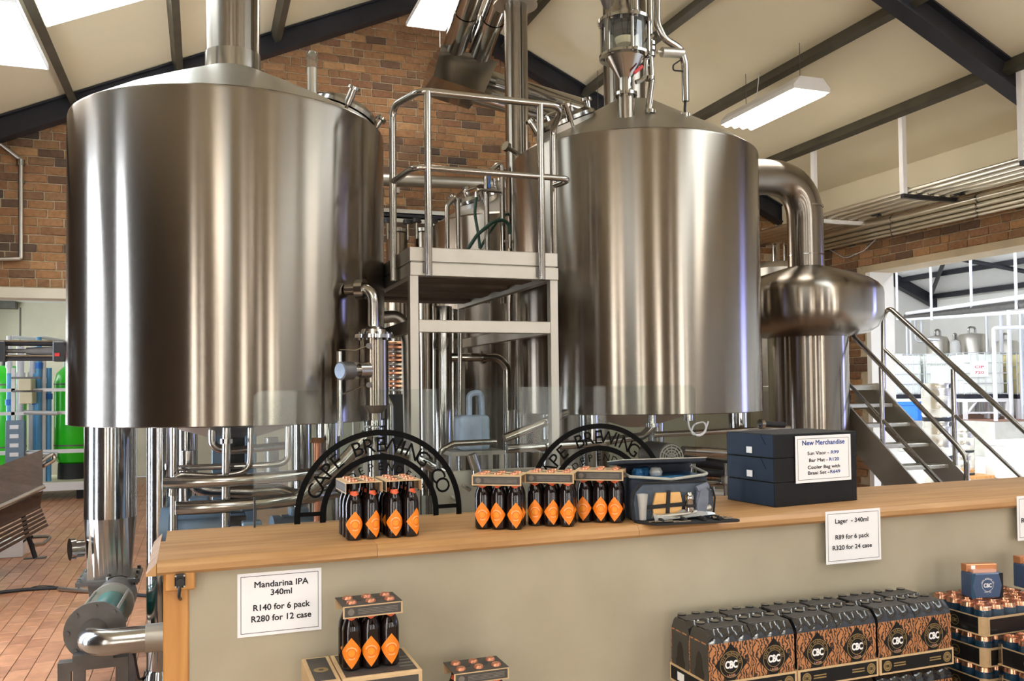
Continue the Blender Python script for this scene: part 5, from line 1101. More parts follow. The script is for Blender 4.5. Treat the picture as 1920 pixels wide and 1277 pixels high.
# blue reflection in the glass, built as a jug shape below the platform
q = P(885, 812, 6.0); o = thing('reflection_jug', 'pale blue jug shape put in for a reflection in the glass', 'jug', (q.x, 6.0, q.z-.12))
b = B(); box(b, q.x-.12, q.x+.11, 5.9, 6.1, q.z-.12, q.z+.13, .03, 3); part('jug_body', b, M['paleblue'], o)
b = B(); tube(b, [(q.x-.02, 6.0, q.z+.10), (q.x-.02, 6.0, q.z+.28), (q.x+.07, 6.0, q.z+.30), (q.x+.08, 6.0, q.z+.1)], .022, 10, .04); part('jug_handle', b, M['paleblue'], o)
o = thing('jug_stand', 'low steel stand under the pale blue jug shape', 'stand', (q.x, 6.0, 0))
b = B(); box(b, q.x-.2, q.x+.2, 5.85, 6.15, q.z-.15, q.z-.121); part('stand_top', b, M['satin'], o)
for sx_ in (-.18, .18):
    for sy_ in (5.87, 6.13): b = B(); box(b, q.x+sx_-.015, q.x+sx_+.015, sy_-.015, sy_+.015, 0, q.z-.15); part('leg', b, M['satin'], o)
# ------------------------------------------------------------------ pipe rack under the right ceiling slope
rk = [(7.845, 1523, 275), (6.555, 1690, 210), (5.26, 1915, 150)]
rack_z = 3.53; HXR = 6.42
for i, (y_, px, py) in enumerate(rk):
    o = thing('rack_hanger', ['white hanger bracket nearest the swan-neck pipe', 'white hanger bracket in the middle of the pipe rack', 'white hanger bracket beside the near black rafter'][i], 'bracket', (HXR, y_, rack_z))
    b = B(); box(b, HXR-.026, HXR+.026, y_-.026, y_+.026, rack_z, zc(HXR)-.09, .003); part('drop_bar', b, M['white'], o)
    b = B(); box(b, HXR-.018, 7.17, y_-.02, y_+.02, rack_z-.04, rack_z); part('cross_arm', b, M['dark'] if i else M['white'], o)
    for k in range(5): x_ = HXR+.05+k*.145; b = B(); tube(b, [(x_+.035, y_, rack_z), (x_+.035, y_, rack_z+.065), (x_-.035, y_, rack_z+.065), (x_-.035, y_, rack_z)], .005, 6, .02); part('pipe_clip', b, M['shine'], o)
for k in range(5):
    x_ = HXR+.05+k*.145; r = [.025, .025, .02, .025, .028][k]; b = B(); cyl(b, (x_, 2.5, rack_z+.028), (x_, YG-.03, rack_z+.028), r, n=12); solo('rack_pipe', b, M['rackpipe'], 'straight bright pipe lying on the ceiling rack', 'pipe', 'pipes on the ceiling rack')
for k, (dz, r) in enumerate(((-.10, .046), (-.175, .026), (-.225, .02), (-.265, .016))):
    b = B(); x_ = XR-.10-(.02 if k else 0); z_ = rack_z+dz+.05; cyl(b, (x_, 2.5, z_), (x_, YG-.6, z_), r, n=14); o = thing('wall_pipe', ['thick shiny pipe with joint bands along the brick beam', 'medium shiny pipe just under the thick one on the beam', 'thin shiny pipe low on the brick beam', 'thinnest shiny pipe lowest on the brick beam'][k], 'pipe', (x_, 6.0, z_-r)); part('pipe_run', b, M['rackpipe'], o)
    for y_ in (5.2, 6.3, 7.4): b = B(); cyl(b, (x_, y_-.01, z_), (x_, y_+.01, z_), r*1.12, n=14); part('joint_band', b, M['pipe'], o); b = B(); cyl(b, (x_, y_+.1, z_), (XR, y_+.1, z_), .008, n=8); part('wall_fixing', b, M['iron'], o)
b = B(); tube(b, [onX(px, py, XR-.03) for px, py in ((1648, 443), (1620, 470), (1585, 485), (1545, 462))], .006, 6, .2); solo('hanging_wire', b, M['pipe_white'], 'thin pale wire sagging across the brick beam', 'cable')
for i, px in enumerate((1795, 1640)):
    q = onX(px, 362 if i == 0 else 398, HXR+.55); o = thing('pipe_valve', ['dark valve pair on the rack pipes near the middle hanger', 'dark valve pair on the rack pipes near the far hanger'][i], 'valve', (q.x, q.y, rack_z))
    for k in range(2): b = B(); box(b, q.x-.03+k*.07, q.x+.02+k*.07, q.y-.04, q.y+.04, rack_z+.002, rack_z+.08, .01); part('valve_body', b, M['black'], o)
# small tank with frame above the dome, seen left of the swan neck
q = onY(1455, 500, 8.5); o = thing('small_tank', 'small steel tank with pipe frame behind the domed vessel', 'tank', (q.x, 8.5, 0))
b = B(); lathe(b, [(.30, .3), (.32, .4), (.32, q.z-.04), (.25, q.z+.03), (0, q.z+.08)], 32, (q.x, 8.5, 0)); part('shell', b, M['cone'], o)
for dx in (-.15, 0, .15): b = B(); tube(b, [(q.x+dx, 8.35, q.z), (q.x+dx, 8.35, q.z+.25+.05*dx), (q.x+dx+.12, 8.45, q.z+.25), (q.x+dx+.12, 8.45, q.z)], .012, 8, .03); part('frame_pipe', b, M['shine'], o)
for a in (.5, 2.6, 4.7): b = B(); cyl(b, (q.x+.22*math.cos(a), 8.5+.22*math.sin(a), 0), (q.x+.22*math.cos(a), 8.5+.22*math.sin(a), .36), .03, n=10); part('leg', b, M['pipe'], o)
# ------------------------------------------------------------------ left: wall pipe, actuator, bench, cable
b = B(); tube(b, [onY(0, 270, YG-.10), onY(39, 300, YG-.06), onY(39, 485, YG-.06), onY(0, 486, YG-.06)], .022, 10, .02); o = thing('conduit_pipe', 'pale conduit pipe bent down the brick wall', 'pipe', onY(39, 485, YG-.06)); part('pipe_run', b, M['cone'], o)
b = B(); p = onY(39, 305, YG-.06); cyl(b, p-Vector((0, 0, .03)), p+Vector((0, 0, .03)), .04, n=12); part('coupling', b, M['shine'], o)
b = B(); box(b, p.x-.03, p.x+.03, YG-.06, YG, p.z-.2, p.z-.17); part('wall_clip', b, M['iron'], o)
p, q = onY(-60, 658, 6.2), onY(122, 658, 6.2); o = thing('pneumatic_cylinder', 'black pneumatic cylinder with bright rods fixed to the kettle', 'actuator', ((p.x+q.x)/2, 6.2, p.z-.1))
for py, r in ((643, .018), (671, .020)): a = onY(-60, py, 6.2); b = B(); cyl(b, (p.x, 6.2, a.z), (q.x-.0, 6.2, a.z), r, n=14); part('guide_rod', b, M['dark'], o); b = B(); cyl(b, (p.x, 6.17, a.z+.012), (q.x-.06, 6.17, a.z+.012), .006, n=8); part('bright_rod', b, M['shine'], o)
b = B(); cyl(b, (p.x, 6.2, p.z), (q.x-.13, 6.2, p.z), .014, n=12); cyl(b, (q.x-.22, 6.2, p.z), (q.x-.03, 6.2, p.z), .022, .034, n=14); part('piston', b, M['iron'], o)
for x_ in (q.x-.03, onY(2, 658, 6.2).x): b = B(); box(b, x_-.035, x_+.03, 6.15, 6.25, onY(0, 678, 6.2).z, onY(0, 640, 6.2).z, .006); part('end_block', b, M['black'], o)
b = B(); a = onY(107, 665, 6.14); box(b, a.x-.015, a.x+.015, 6.13, 6.16, a.z-.01, a.z+.01); part('red_tab', b, M['red'], o)
def bench():
    y0 = 9.2; D = lambda px, py: onY(px, py, y0)
    d = Vector((1.0, .0, 0))
    o = thing('bench_table', 'dark brown folding bench with slatted seat and tilted board', 'bench', (D(40, 1045).x, y0, 0))
    def quad(pts, th=.03):
        b = B(); A = [b.verts.new(onY(px, py, yy)) for px, py, yy in pts]; C = [b.verts.new(v.co+Vector((0, th, 0))) for v in A]; b.faces.new(A); b.faces.new(C[::-1]); n = len(A)
        for i in range(n): j = (i+1) % n; b.faces.new((A[j], A[i], C[i], C[j]))
        return b
    part('tilted_board', quad([(-60, 895, 9.0), (79, 843, 9.35), (79, 912, 9.2), (-60, 978, 8.8)]), M['bench'], o, smooth=False)
    part('lower_board', quad([(-60, 983, 8.8), (80, 920, 9.2), (75, 948, 9.2), (-60, 1012, 8.8)]), M['bench'], o, smooth=False)
    b = B(); tube(b, [onY(-60, 978, 8.75), onY(83, 912, 9.15)], .022, 10); part('metal_edge', b, M['satin'], o)
    N = 6
    for i in range(N):
        t0, t1 = i/N, (i+.72)/N
        L_ = lambda t: (-60, 1012+t*60); R_ = lambda t: (75+t*16, 948+t*40)
        part('seat_slat', quad([(*L_(t0), 8.8), (*R_(t0), 9.2), (*R_(t1), 9.2), (*L_(t1), 8.8)], .02), M['bench'], o, smooth=False)
    b = B(); tube(b, [onY(42, 960, 9.25), onY(50, 1000, 9.25), onY(58, 1020, 9.25), onY(66, 1046, 9.25)], .022, 8, .05); part('leg', b, M['dark'], o)
    b = B(); box(b, -.10, .10, -.04, .04, 0, .012, 0, 1, Matrix.Translation(onZ(66, 1047, 0))); part('leg_foot', b, M['iron'], o)
    b = B(); tube(b, [onY(60, 1007, 9.5), onY(98, 1005, 9.7), onY(82, 1020, 9.5), onY(62, 1022, 9.4)], .018, 8, .05); part('frame_tube', b, M['pipe'], o)
    b = B(); tube(b, [onY(70, 870, 9.3), onY(100, 850, 9.4), onY(103, 862, 9.4), onY(80, 875, 9.4)], .02, 8, .04); part('frame_tube', b, M['pipe'], o)
    b = B(); tube(b, [(D(-40, 1000).x, 9.3, 0), (D(-40, 1000).x, 9.3, .6)], .022, 8); part('leg', b, M['dark'], o)
bench()
p = onZ(22, 1046, 0); o = thing('white_carton', 'small white box standing under the bench', 'box', (p.x, p.y, 0)); b = B(); box(b, p.x-.22, p.x+.10, p.y, p.y+.25, 0, .17, .006); part('box_body', b, M['white'], o); b = B(); box(b, p.x-.22, p.x+.10, p.y-.003, p.y+.253, .14, .172); part('box_lid', b, M['white'], o)
b = B(); tube(b, [onZ(px, py, .014) for px, py in ((-10, 1112), (50, 1105), (110, 1102), (150, 1108), (215, 1112), (290, 1118))], .014, 8, .15); o = thing('floor_cable', 'black cable snaking across the tile floor to the pump', 'cable', onZ(110, 1105, 0)); part('cable_run', b, M['rubber'], o)
b = B(); tube(b, [onZ(px, py, .01) for px, py in ((48, 1106), (70, 1098), (100, 1099), (120, 1106))], .005, 6, .1); part('cable_loop', b, M['rubber'], o)
b = B(); a, c = onZ(110, 1104, .02), onZ(190, 1110, .02); cyl(b, a, c, .018, n=8); part('cable_sleeve', b, M['cone'], o)
# ------------------------------------------------------------------ plant room: skid with two green tanks
sa = onZ(80, 930, .0); sb = onZ(172, 935, .0); sy0 = sb.y
skid = thing('filter_skid', 'white skid frame with rails carrying two green tanks', 'skid', (sb.x-1.0, sy0, 0))
xr_s = sb.x; zk = .16
b = B(); box(b, xr_s-2.4, xr_s, sy0, sy0+1.5, zk, zk+.11, .01); part('skid_base', b, M['cream_box'], skid)
b = B(); box(b, xr_s-2.4, xr_s, sy0-.02, sy0, zk-.01, zk+.12); part('skid_edge', b, M['white'], skid)
for x_ in (xr_s-.15, xr_s-2.2): b = B(); box(b, x_-.08, x_+.08, sy0+.1, sy0+1.4, 0, zk); part('skid_foot', b, M['dark'], skid)
G = lambda px, py: onY(px, py, sy0)
for px in (24, 163): b = B(); g = G(px, 800); box(b, g.x-.025, g.x+.025, sy0, sy0+.05, zk+.1, G(px, 690 if px < 100 else 785).z); part('skid_post', b, M['white'], skid)
for py in (732, 776): b = B(); g = G(0, py); box(b, xr_s-2.4, xr_s-.25, sy0, sy0+.04, g.z-.025, g.z+.025); part('skid_rail', b, M['white'], skid)
b = B(); g = G(0, 850); box(b, xr_s-2.4, xr_s-.02, sy0, sy0+.04, g.z-.03, g.z+.03); part('skid_rail', b, M['white'], skid)
for i, (pxa, pxb) in enumerate(((-30, 50), (101, 178))):
    yy = sy0+.75; a, c = onY(pxa, 800, yy), onY(pxb, 800, yy); r = (c.x-a.x)/2; cx = (a.x+c.x)/2; zt = onY(100, 684, yy-r*.3).z; z0 = zk+.11
    o = thing('green_tank', ['bright green pressure tank at the outer end of the white skid', 'bright green pressure tank next to the big kettle'][i], 'tank', (cx, yy, z0))
    b = B(); lathe(b, [(0, z0+.20), (r*.5, z0+.21), (r*.85, z0+.28), (r, z0+.40), (r, zt-.30), (r*.88, zt-.14), (r*.5, zt-.02), (0, zt)], 40, (cx, yy, 0)); part('tank_body', b, M['green'], o)
    b = B(); lathe(b, [(r*.82, z0), (r*.80, z0+.25)], 36, (cx, yy, 0)); part('base_ring', b, M['rubber'], o)
    b = B(); cyl(b, (cx, yy, zt-.02), (cx, yy, zt+.10), .07, n=16); part('neck_valve', b, M['dark'], o)
    for zz_ in (zt-.32, z0+.55): b = B(); cyl(b, (cx, yy, zz_-.012), (cx, yy, zz_+.012), r*1.01, n=40, caps=False); part('band', b, M['iron'], o)
for i, (px, t_, b_, m, r) in enumerate(((17, 630, 880, 'pipe_white', .035), (38, 650, 870, 'pipe_white', .055), (61, 650, 860, 'pipe_white', .05), (73, 632, 880, 'pipe_blue', .04), (82, 660, 850, 'pipe_white', .035), (92, 690, 840, 'pipe_blue', .04), (18, 700, 820, 'pipe_blue', .045), (69, 700, 800, 'pipe_blue', .05))):
    yy = sy0+.25+.06*(i % 3); a = onY(px, t_, yy); b = B(); cyl(b, (a.x, yy, zk+.11), (a.x, yy, a.z), r, n=12)
    o = thing('filter_pipe', ['tall white pipe by the outer green tank', 'thick white pipe on the skid front', 'white pipe behind the cream valve boxes', 'tall blue pipe in the middle of the skid', 'thin white pipe right of the blue pipe', 'blue pipe near the inner green tank', 'short blue pipe in front of the outer green tank', 'short blue pipe behind the valve handles'][i], 'pipe', (a.x, yy, zk+.11)); part('pipe_run', b, M[m], o)
    b = B(); z_ = a.z-.5; cyl(b, (a.x, yy, z_), (a.x, yy, z_+.09), r*1.35, n=12); part('coupling', b, M['bluepl'] if m == 'pipe_blue' else M['pipe_white'], o)
for px, py, lab in ((48, 720, 'upper cream valve actuator box on the skid pipes'), (50, 745, 'lower cream valve actuator box on the skid pipes')):
    a = onY(px, py, sy0-.08); o = thing('valve_actuator', lab, 'valve', (a.x, sy0-.08, a.z-.1)); b = B(); box(b, a.x-.09, a.x+.09, sy0-.16, sy0+.3, a.z-.10, a.z+.08, .01); part('actuator_box', b, M['cream_box'], o); b = B(); box(b, a.x-.2, a.x+.2, sy0-.05, sy0+.0, a.z+.08, a.z+.11); part('lever', b, M['iron'], o)
for k, (py, lab) in enumerate(((773, 'grey valve handle bar on the skid front'), (850, 'long grey header bar low on the skid front'))):
    a, c = onY(45, py, sy0-.045), onY(108, py+2, sy0-.045); b = B(); cyl(b, a, c, .035, n=10); solo('header_bar', b, M['cage'], lab, 'pipe')
a = onY(27, 840, sy0-.12); o = thing('flow_meter_panel', 'grey meter panel with white windows on the skid', 'panel', (a.x, sy0-.12, a.z-.3)); b = B(); box(b, a.x-.12, a.x+.14, sy0-.14, sy0-.02, a.z-.3, a.z+.42, .01); part('panel_body', b, M['motor'], o)
for k in range(4): b = B(); z_ = a.z+.32-k*.14; box(b, a.x-.06, a.x+.06, sy0-.15, sy0-.14, z_-.03, z_+.03); part('meter_window', b, M['paper'], o)
for i, (a, c) in enumerate((((20, 632), (70, 636)), ((74, 632), (122, 640)))):
    b = B(); p, q = onY(*a, sy0+.5), onY(*c, sy0+.9); tube(b, [Vector((p.x, p.y, zk+.2)), p, q, Vector((q.x, q.y, zk+.5))], .03, 10, .06); solo('overhead_loop', b, M['pipe_white'], ['white pipe loop over the outer green tank', 'white pipe loop over the inner green tank'][i], 'pipe')
b = B(); box(b, *sorted((onY(0, 560, 18.4).x-.6, onY(30, 570, 18.4).x)), 18.3, 18.58, onY(0, 578, 18.4).z, onY(0, 563, 18.4).z); solo('wall_fan', b, M['iron'], 'dark fixture on the cream wall above the tanks', 'fixture')
# ------------------------------------------------------------------ stock in front of the counter
def pallet(x0, x1, y0, y1, h, label):
    o = thing('wooden_pallet', label, 'pallet', cw((x0+x1)/2, (y0+y1)/2, 0), CR); W, D = x1-x0, y1-y0
    for i in range(5): x_ = -W/2+W*(i+.5)/5; b = B(); box(b, x_-W*.08, x_+W*.08, -D/2, D/2, h-.02, h); part('top_slat', b, M['oak_v'], o, True)
    for s in (-1, 0, 1): b = B(); y_ = s*(D/2-.03); box(b, -W/2, W/2, y_-.03, y_+.03, 0, h-.02); part('bearer', b, M['oak_v'], o, True)
PW, PD, PH = .181, .122, .232          # lager six pack
YFR = -.275                            # front face of the lager stack in counter coordinates
logo = [onC(px, py, YFR) for px, py in ((1370, 1248), (1450, 1238), (1535, 1225), (1610, 1212), (1685, 1197), (1752, 1188))]
zl = sum(q.z for q in logo)/6; xl0 = logo[0].x; step = (logo[5].x-logo[0].x)/5; PWs = min(PW, step*.96)
def make_lager():
    t = thing('lager_pack', '', 'six pack'); w, d, h = PWs/2, PD/2, PH
    # printed wrap: vertical lower part leaning in to the shoulder
    T = Matrix.Rotation(math.pi/2, 4, 'Z')
    b = B(); prism(b, [(-d, .002), (d, .002), (d, h*.80), (-d, h*.80)], -w, w, T); part('printed_wrap', b, M['lager'], t, True)
    # glossy black shoulder, bulging over three bottles
    b = B(); n = 18; rows = []
    for i in range(n+1):
        x = -w+2*w*i/n; bl = .5+.5*math.cos(2*math.pi*3*(i/n)-math.pi); k = .010*bl
        rows.append([b.verts.new((x*(1 if j else 1)*(.99 if j > 1 else 1), y, z)) for j, (y, z) in enumerate(((-d+.0005, h*.795), (-d+.004-k*.2, h*.86), (-d+.016-k, h*.93), (-d+.030-k, h*.985+k*.2), (0, h*.985), (d-.030+k, h*.985+k*.2), (d-.016+k, h*.93), (d-.0005, h*.795)))])
    for p, q in zip(rows, rows[1:]):
        for j in range(7): b.faces.new((p[j], q[j], q[j+1], p[j+1]))
    b.faces.new(rows[0]); b.faces.new(rows[-1][::-1]); part('gloss_shoulder', b, M['glosscard'], t, True)
    b = B(); box(b, -w*.92, w*.92, -d*.5, d*.5, h*.985, h*1.0, .002); tp = part('top_panel', b, M['print'], t, True)
    for i in range(3): b = B(); cyl(b, ((i-1)*PWs/3, d*.55, h*.97), ((i-1)*PWs/3, d*.55, h*1.02), .016, n=14); part('bottle_top', b, M['glosscard'], t, True)
    for s in (-1, 1):                                                       # oval cut-outs in the ends with a bottle behind
        b = B(); g = [b.verts.new((s*(w+.0008), .026*math.cos(a)*(1.25 if math.sin(a) < 0 else .8), h*.40+h*.24*math.sin(a))) for a in [2*math.pi*i/20 for i in range(20)]]; b.faces.new(g); e_ = part('end_cutout', b, M['beer'], t, True, smooth=False)
        b = B(); box(b, s*w-.0004, s*w+.0004, -d+.004, d-.004, .004, h*.78); part('end_panel', b, M['glosscard'], t, True, smooth=False)
    y0 = -d-.0008; zc_ = .112; r = .062
    b = B(); A = [b.verts.new(v) for v in ((-r*1.05, y0, zc_), (0, y0, zc_-r*1.15), (r*1.05, y0, zc_), (0, y0, zc_+r*1.15))]
    A2 = [b.verts.new(v) for v in ((-r*.525, y0, zc_+r*.575), (r*.525, y0, zc_+r*.575))]
    b.faces.new((A[0], A[1], A[2])); b.faces.new((A[0], A[2], A2[1], A2[0])); b.faces.new((A2[0], A2[1], A[3])); lg = part('diamond_panel', b, M['blackcard'], t, True, smooth=False)
    y1 = y0-.0008
    for ra in (.044, .029): b = B(); ring2d(b, ra-.0011, ra+.0011, y1-.0003, y1, n=36, o=(0, 0, zc_)); part('logo_ring', b, M['emblem'], lg, True, smooth=False)
    b = B(); fat(b, 'CBC', .034, 0, zc_-.012, y1-.0005, .047, .045); part('lettering', b, M['paper'], lg, True, smooth=False, kind='stuff')
    b = B(); arctext(b, 'CAPE BREWING CO', .012, 0, zc_, .0325, math.radians(172), math.radians(8), y1-.0004, .01); part('lettering', b, M['emblem'], lg, True, smooth=False, kind='stuff')
    b = B(); text(b, 'LAGER', .011, 0, zc_-.0405, y1-.0004, .01); part('lettering', b, M['pinkcard'], lg, True, smooth=False, kind='stuff')
    return t
lag0 = make_lager(); lz = zl-.112                     # pack base height of the top layer
def make_tray(w, d):
    t = thing('card_tray', '', 'tray'); h = .062; k = .003
    b = B(); box(b, -w/2, w/2, -d/2, d/2, 0, .003); part('tray_base', b, M['kraft'], t, True, smooth=False)
    for s in (-1, 1):
        b = B(); box(b, -w/2, w/2, s*d/2-k/2, s*d/2+k/2, 0, h); f = part('tray_side', b, M['kraft'], t, True, smooth=False)
        y_ = s*(d/2+k/2+.0004)
        b = B(); box(b, -w/2+.008, w/2-.008, y_-.0003, y_+.0003, .007, h-.007); part('black_print', b, M['blackcard'], f, True, smooth=False)
        for q in (-1, 1):
            cx = q*(w/2-.034); b = B(); ring2d(b, 0, .019, y_-.0012*(1 if s < 0 else -1)-.0002, y_-.0012*(1 if s < 0 else -1)+.0002, n=28, o=(cx, 0, h/2)); part('emblem', b, M['emblem'], f, True, smooth=False)
            if s < 0:
                b = B(); ring2d(b, .013, .0142, y_-.0018, y_-.0014, n=28, o=(cx, 0, h/2)); fat(b, 'CBC', .013, cx, h/2-.0045, y_-.0018, .0175, .03); part('lettering', b, M['blackcard'], f, True, smooth=False, kind='stuff')
                b = B()
                for j in range(2): box(b, cx-q*.03 if q > 0 else cx+.03, (cx-q*.03 if q > 0 else cx+.03)+(.055 if q < 0 else 0), y_-.0010, y_-.0006, h*.55-j*.009, h*.55-j*.009+.0045) if q < 0 else box(b, cx-.085, cx-.03, y_-.0010, y_-.0006, h*.55-j*.009, h*.55-j*.009+.0045)
                part('print_lines', b, M['emblem'], f, True, smooth=False, kind='stuff')
        b = B(); box(b, s*w/2-k/2, s*w/2+k/2, -d/2, d/2, 0, h); e = part('tray_end', b, M['kraft'], t, True, smooth=False)
        x_ = s*(w/2+k/2+.0004); b = B(); box(b, x_-.0003, x_+.0003, -d/2+.008, d/2-.008, .007, h-.007); part('black_print', b, M['blackcard'], e, True, smooth=False)
        b = B(); x2_ = x_+s*.0006; box(b, x2_-.0002, x2_+.0002, .03, .075, .014, h-.018); part('barcode', b, M['paper'], e, True, smooth=False)
    return t
tray0 = make_tray(step*2-.008, PD*2+.012); LAY = .243; fl_ = {'l': False, 't': False}
names = ['left', 'middle', 'right']
where = ['by the Mandarina side', 'between the other two', 'next to the can cases']
for layer in range(3):
    zb_ = lz-layer*LAY
    ln = ['top tray', 'second tray', 'lowest tray'][layer]
    for k in range(3):
        cx = xl0+step*(2*k+.5); cy = YFR+PD+.002
        place(tray0, cw(cx, cy, zb_-.003), CR, 'black printed card tray of lager packs %s, %s layer' % (where[k], ['top', 'second', 'lowest'][layer]), None, not fl_['t']); fl_['t'] = True
        for j in range(2):
            for i in range(2):
                if layer > 0 and j == 1: continue
                lab = 'brown printed lager six pack %s row, %s of the %s %s' % (['in the front', 'in the back'][j], ['left half', 'right half'][i], ln, where[k])
                lab = 'brown lager six pack, %s row of the %s %s' % (['front', 'rear'][j], ln, where[k])
                place(lag0, cw(cx+(i-.5)*step*.97, cy+(j-.5)*PD*1.0, zb_+.0005), CR, lab, 'lager packs, %s row of the %s %s' % (['front', 'rear'][j], ln, where[k]), not fl_['l']); fl_['l'] = True
hp = lz-2*LAY-.004
pallet(xl0-step*.6, xl0+step*5.6, YFR-.01, YFR+PD*2+.02, hp, 'low wooden pallet under the lager trays')
# ---- cartons with a dark six pack on top
yc = -.26
a = onC(571, 1238, yc+.16); c = onC(626, 1238, yc+.16); e = onC(786, 1262, yc+.04)
def carton(x0, x1, y0, y1, z0, z1, label):
    o = thing('card_carton', label, 'carton', cw((x0+x1)/2, (y0+y1)/2, z0), CR); W, D, H = x1-x0, y1-y0, z1-z0
    b = B(); box(b, -W/2, W/2, -D/2, D/2, 0, H, .002); part('carton_body', b, M['kraft'], o, True, smooth=False)
    b = B(); box(b, -W/2+.012, W/2-.012, -D/2+.012, D/2-.012, H, H+.0008); tp = part('top_print', b, M['print'], o, True, smooth=False)
    b = B(); ring2d(b, .008, .022, 0, .0004, n=28, sx=1.0); bmesh.ops.transform(b, matrix=Matrix.Translation((0 if W < .2 else -W*.28, -D*.05, H+.001)) @ Matrix.Rotation(math.pi/2, 4, 'X'), verts=b.verts); part('emblem', b, M['emblem'], tp, True, smooth=False)
    if W > .2:
        b = B()
        for k in range(4): box(b, W*.26, W*.44, -D*.3+k*.03, -D*.3+k*.03+.008, H+.0008, H+.0013)
        part('print_lines', b, M['printline'], tp, True, smooth=False, kind='stuff')
    b = B(); box(b, -W/2+.012, W/2-.012, -D/2-.0008, -D/2, .012, H-.012); part('front_print', b, M['print'], o, True, smooth=False)
    return o
ztop = onC(700, 1262, yc+.02).z+.0; hc = ztop/3
x0, xm, x1 = a.x, c.x, e.x
for k in range(3):
    lv = ['bottom', 'middle', 'top'][k]
    carton(x0, xm-.004, yc, yc+.24, k*hc, (k+1)*hc-.001, 'narrow black topped carton, %s of the stack below the Mandarina sign' % lv)
    carton(xm, x1, yc, yc+.24, k*hc, (k+1)*hc-.001, 'wide black topped carton, %s of the stack under the six pack' % lv)
p = onC(697, 1262, yc+.07); q = cw(p.x, yc+.115, ztop+.0005); sixpack(q.x, q.y, q.z, CR+math.radians(2), 'on the wide carton', True, math.radians(0))
p = onC(892, 1245, yc+.12); zq = p.z-.197
for k in range(2):
    carton(p.x-.13, p.x+.14, yc, yc+.24, k*zq/2, (k+1)*zq/2-.001, 'low black topped carton, %s of the pair right of the six pack' % ['lower', 'upper'][k])
q = cw(p.x, yc+.12, zq+.0005); sixpack(q.x, q.y, q.z, CR, 'on the low carton', True, 0)
# ---- shrink wrapped can cases
CRD, CHT = .0325, .112
def make_case(nx, ny):
    t = thing('can_case', '', 'case'); w, d = nx*CRD*2+.006, ny*CRD*2+.006; h = .072
    b = B(); box(b, -w/2, w/2, -d/2, d/2, 0, .003); part('tray_base', b, M['kraft'], t, True, smooth=False)
    for s in (-1, 1):
        b = B(); box(b, -w/2+.022, w/2-.022, s*d/2-.0015, s*d/2+.0015, 0, h); f = part('tray_side', b, M['kraft'], t, True, smooth=False)
        b = B(); y_ = s*(d/2+.002); box(b, -w/2+.030, w/2-.03, y_-.0004, y_+.0004, .006, h-.008); part('black_print', b, M['blackcard'], f, True, smooth=False)
        b = B(); box(b, s*w/2-.0015, s*w/2+.0015, -d/2+.022, d/2-.022, 0, h); f = part('tray_end', b, M['kraft'], t, True, smooth=False)
        x_ = s*(w/2+.002); b = B(); box(b, x_-.0004, x_+.0004, -d/2+.024, d/2-.024, .006, h-.004); part('black_print', b, M['blackcard'], f, True, smooth=False)
        if s < 0:
            T = Matrix.Translation((x_-.0008, 0, 0)) @ Matrix.Rotation(-math.pi/2, 4, 'Z')
            b = B(); ring2d(b, .018, .0195, -.0003, .0003, n=28, o=(0, 0, h*.5)); fat(b, 'CBC', .017, 0, h*.5-.006, -.0004, .024, .03); bmesh.ops.transform(b, matrix=T, verts=b.verts); part('emblem', b, M['emblem'], f, True, smooth=False, kind='stuff')
    for sx_ in (-1, 1):
        for sy_ in (-1, 1):
            b = B(); pts = [(sx_*(w/2), sy_*(d/2-.022)), (sx_*(w/2-.022), sy_*(d/2)), (sx_*(w/2-.024), sy_*(d/2-.002)), (sx_*(w/2-.002), sy_*(d/2-.024))]
            A = [b.verts.new((x, y, 0)) for x, y in pts]; C = [b.verts.new((x, y, h)) for x, y in pts]; b.faces.new(A); b.faces.new(C)
            for i in range(4): j = (i+1) % 4; b.faces.new((A[i], A[j], C[j], C[i]))
            part('tray_corner', b, M['kraft'], t, True, smooth=False)
    b = B(); lathe(b, [(0, .003), (.026, .003), (CRD-.0006, .012), (CRD-.0006, CHT-.016), (CRD-.0008, CHT-.016)], 20); body = finish(b, 'can_body', M['canblue'])
    b = B(); lathe(b, [(CRD-.0006, CHT-.018), (.0285, CHT-.006), (.0275, CHT), (.0255, CHT), (.0245, CHT-.006), (0, CHT-.006)], 20); lid = finish(b, 'can_lid', M['copper'])
    for i in range(nx):
        for j in range(ny):
            if 0 < i < nx-1 and 0 < j < ny-1 and False: continue
            o = bpy.data.objects.new('can', body); COL.objects.link(o); o.parent = t; o.location = ((i-(nx-1)/2)*CRD*2, (j-(ny-1)/2)*CRD*2, 0)
            l = bpy.data.objects.new('can_lid', lid); COL.objects.link(l); l.parent = o
    b = B(); box(b, -w/2-.0025, w/2+.0025, -d/2-.0025, d/2+.0025, .001, CHT+.002, .012, 3); part('shrink_film', b, M['film'], t, True)
    return t
case0 = make_case(6, 4); CP = CHT+.006
ctop = onC(1845, 1140, -.30); ncase = int(ctop.z/CP); cx_ = ctop.x+6*CRD+.003; cy_ = -.30+4*CRD+.006; zt = ctop.z-CHT
lv = 0
zk_ = zt
lab = ['topmost', 'second from the top', 'third from the top', 'fourth from the top', 'fifth from the top', 'sixth from the top', 'seventh from the top']
k = 0
while zk_ > .0 and k < 7:
    place(case0, cw(cx_+.002*(k % 2), cy_, zk_), CR, 'wrapped can case, %s, in the taller stack against the counter' % lab[k], None, k == 0); zk_ -= CP; k += 1
zrest = zk_+CP
if zrest > .02: pallet(cx_-.2, cx_+.2, cy_-.13, cy_+.13, zrest-.0005, 'low wooden pallet under the taller can stack')
d2 = onC(1868, 1190, -.315); c2x = d2.x+6*CRD+.003; c2y = -.315-4*CRD-.006; z2_ = d2.z-CHT; k = 0
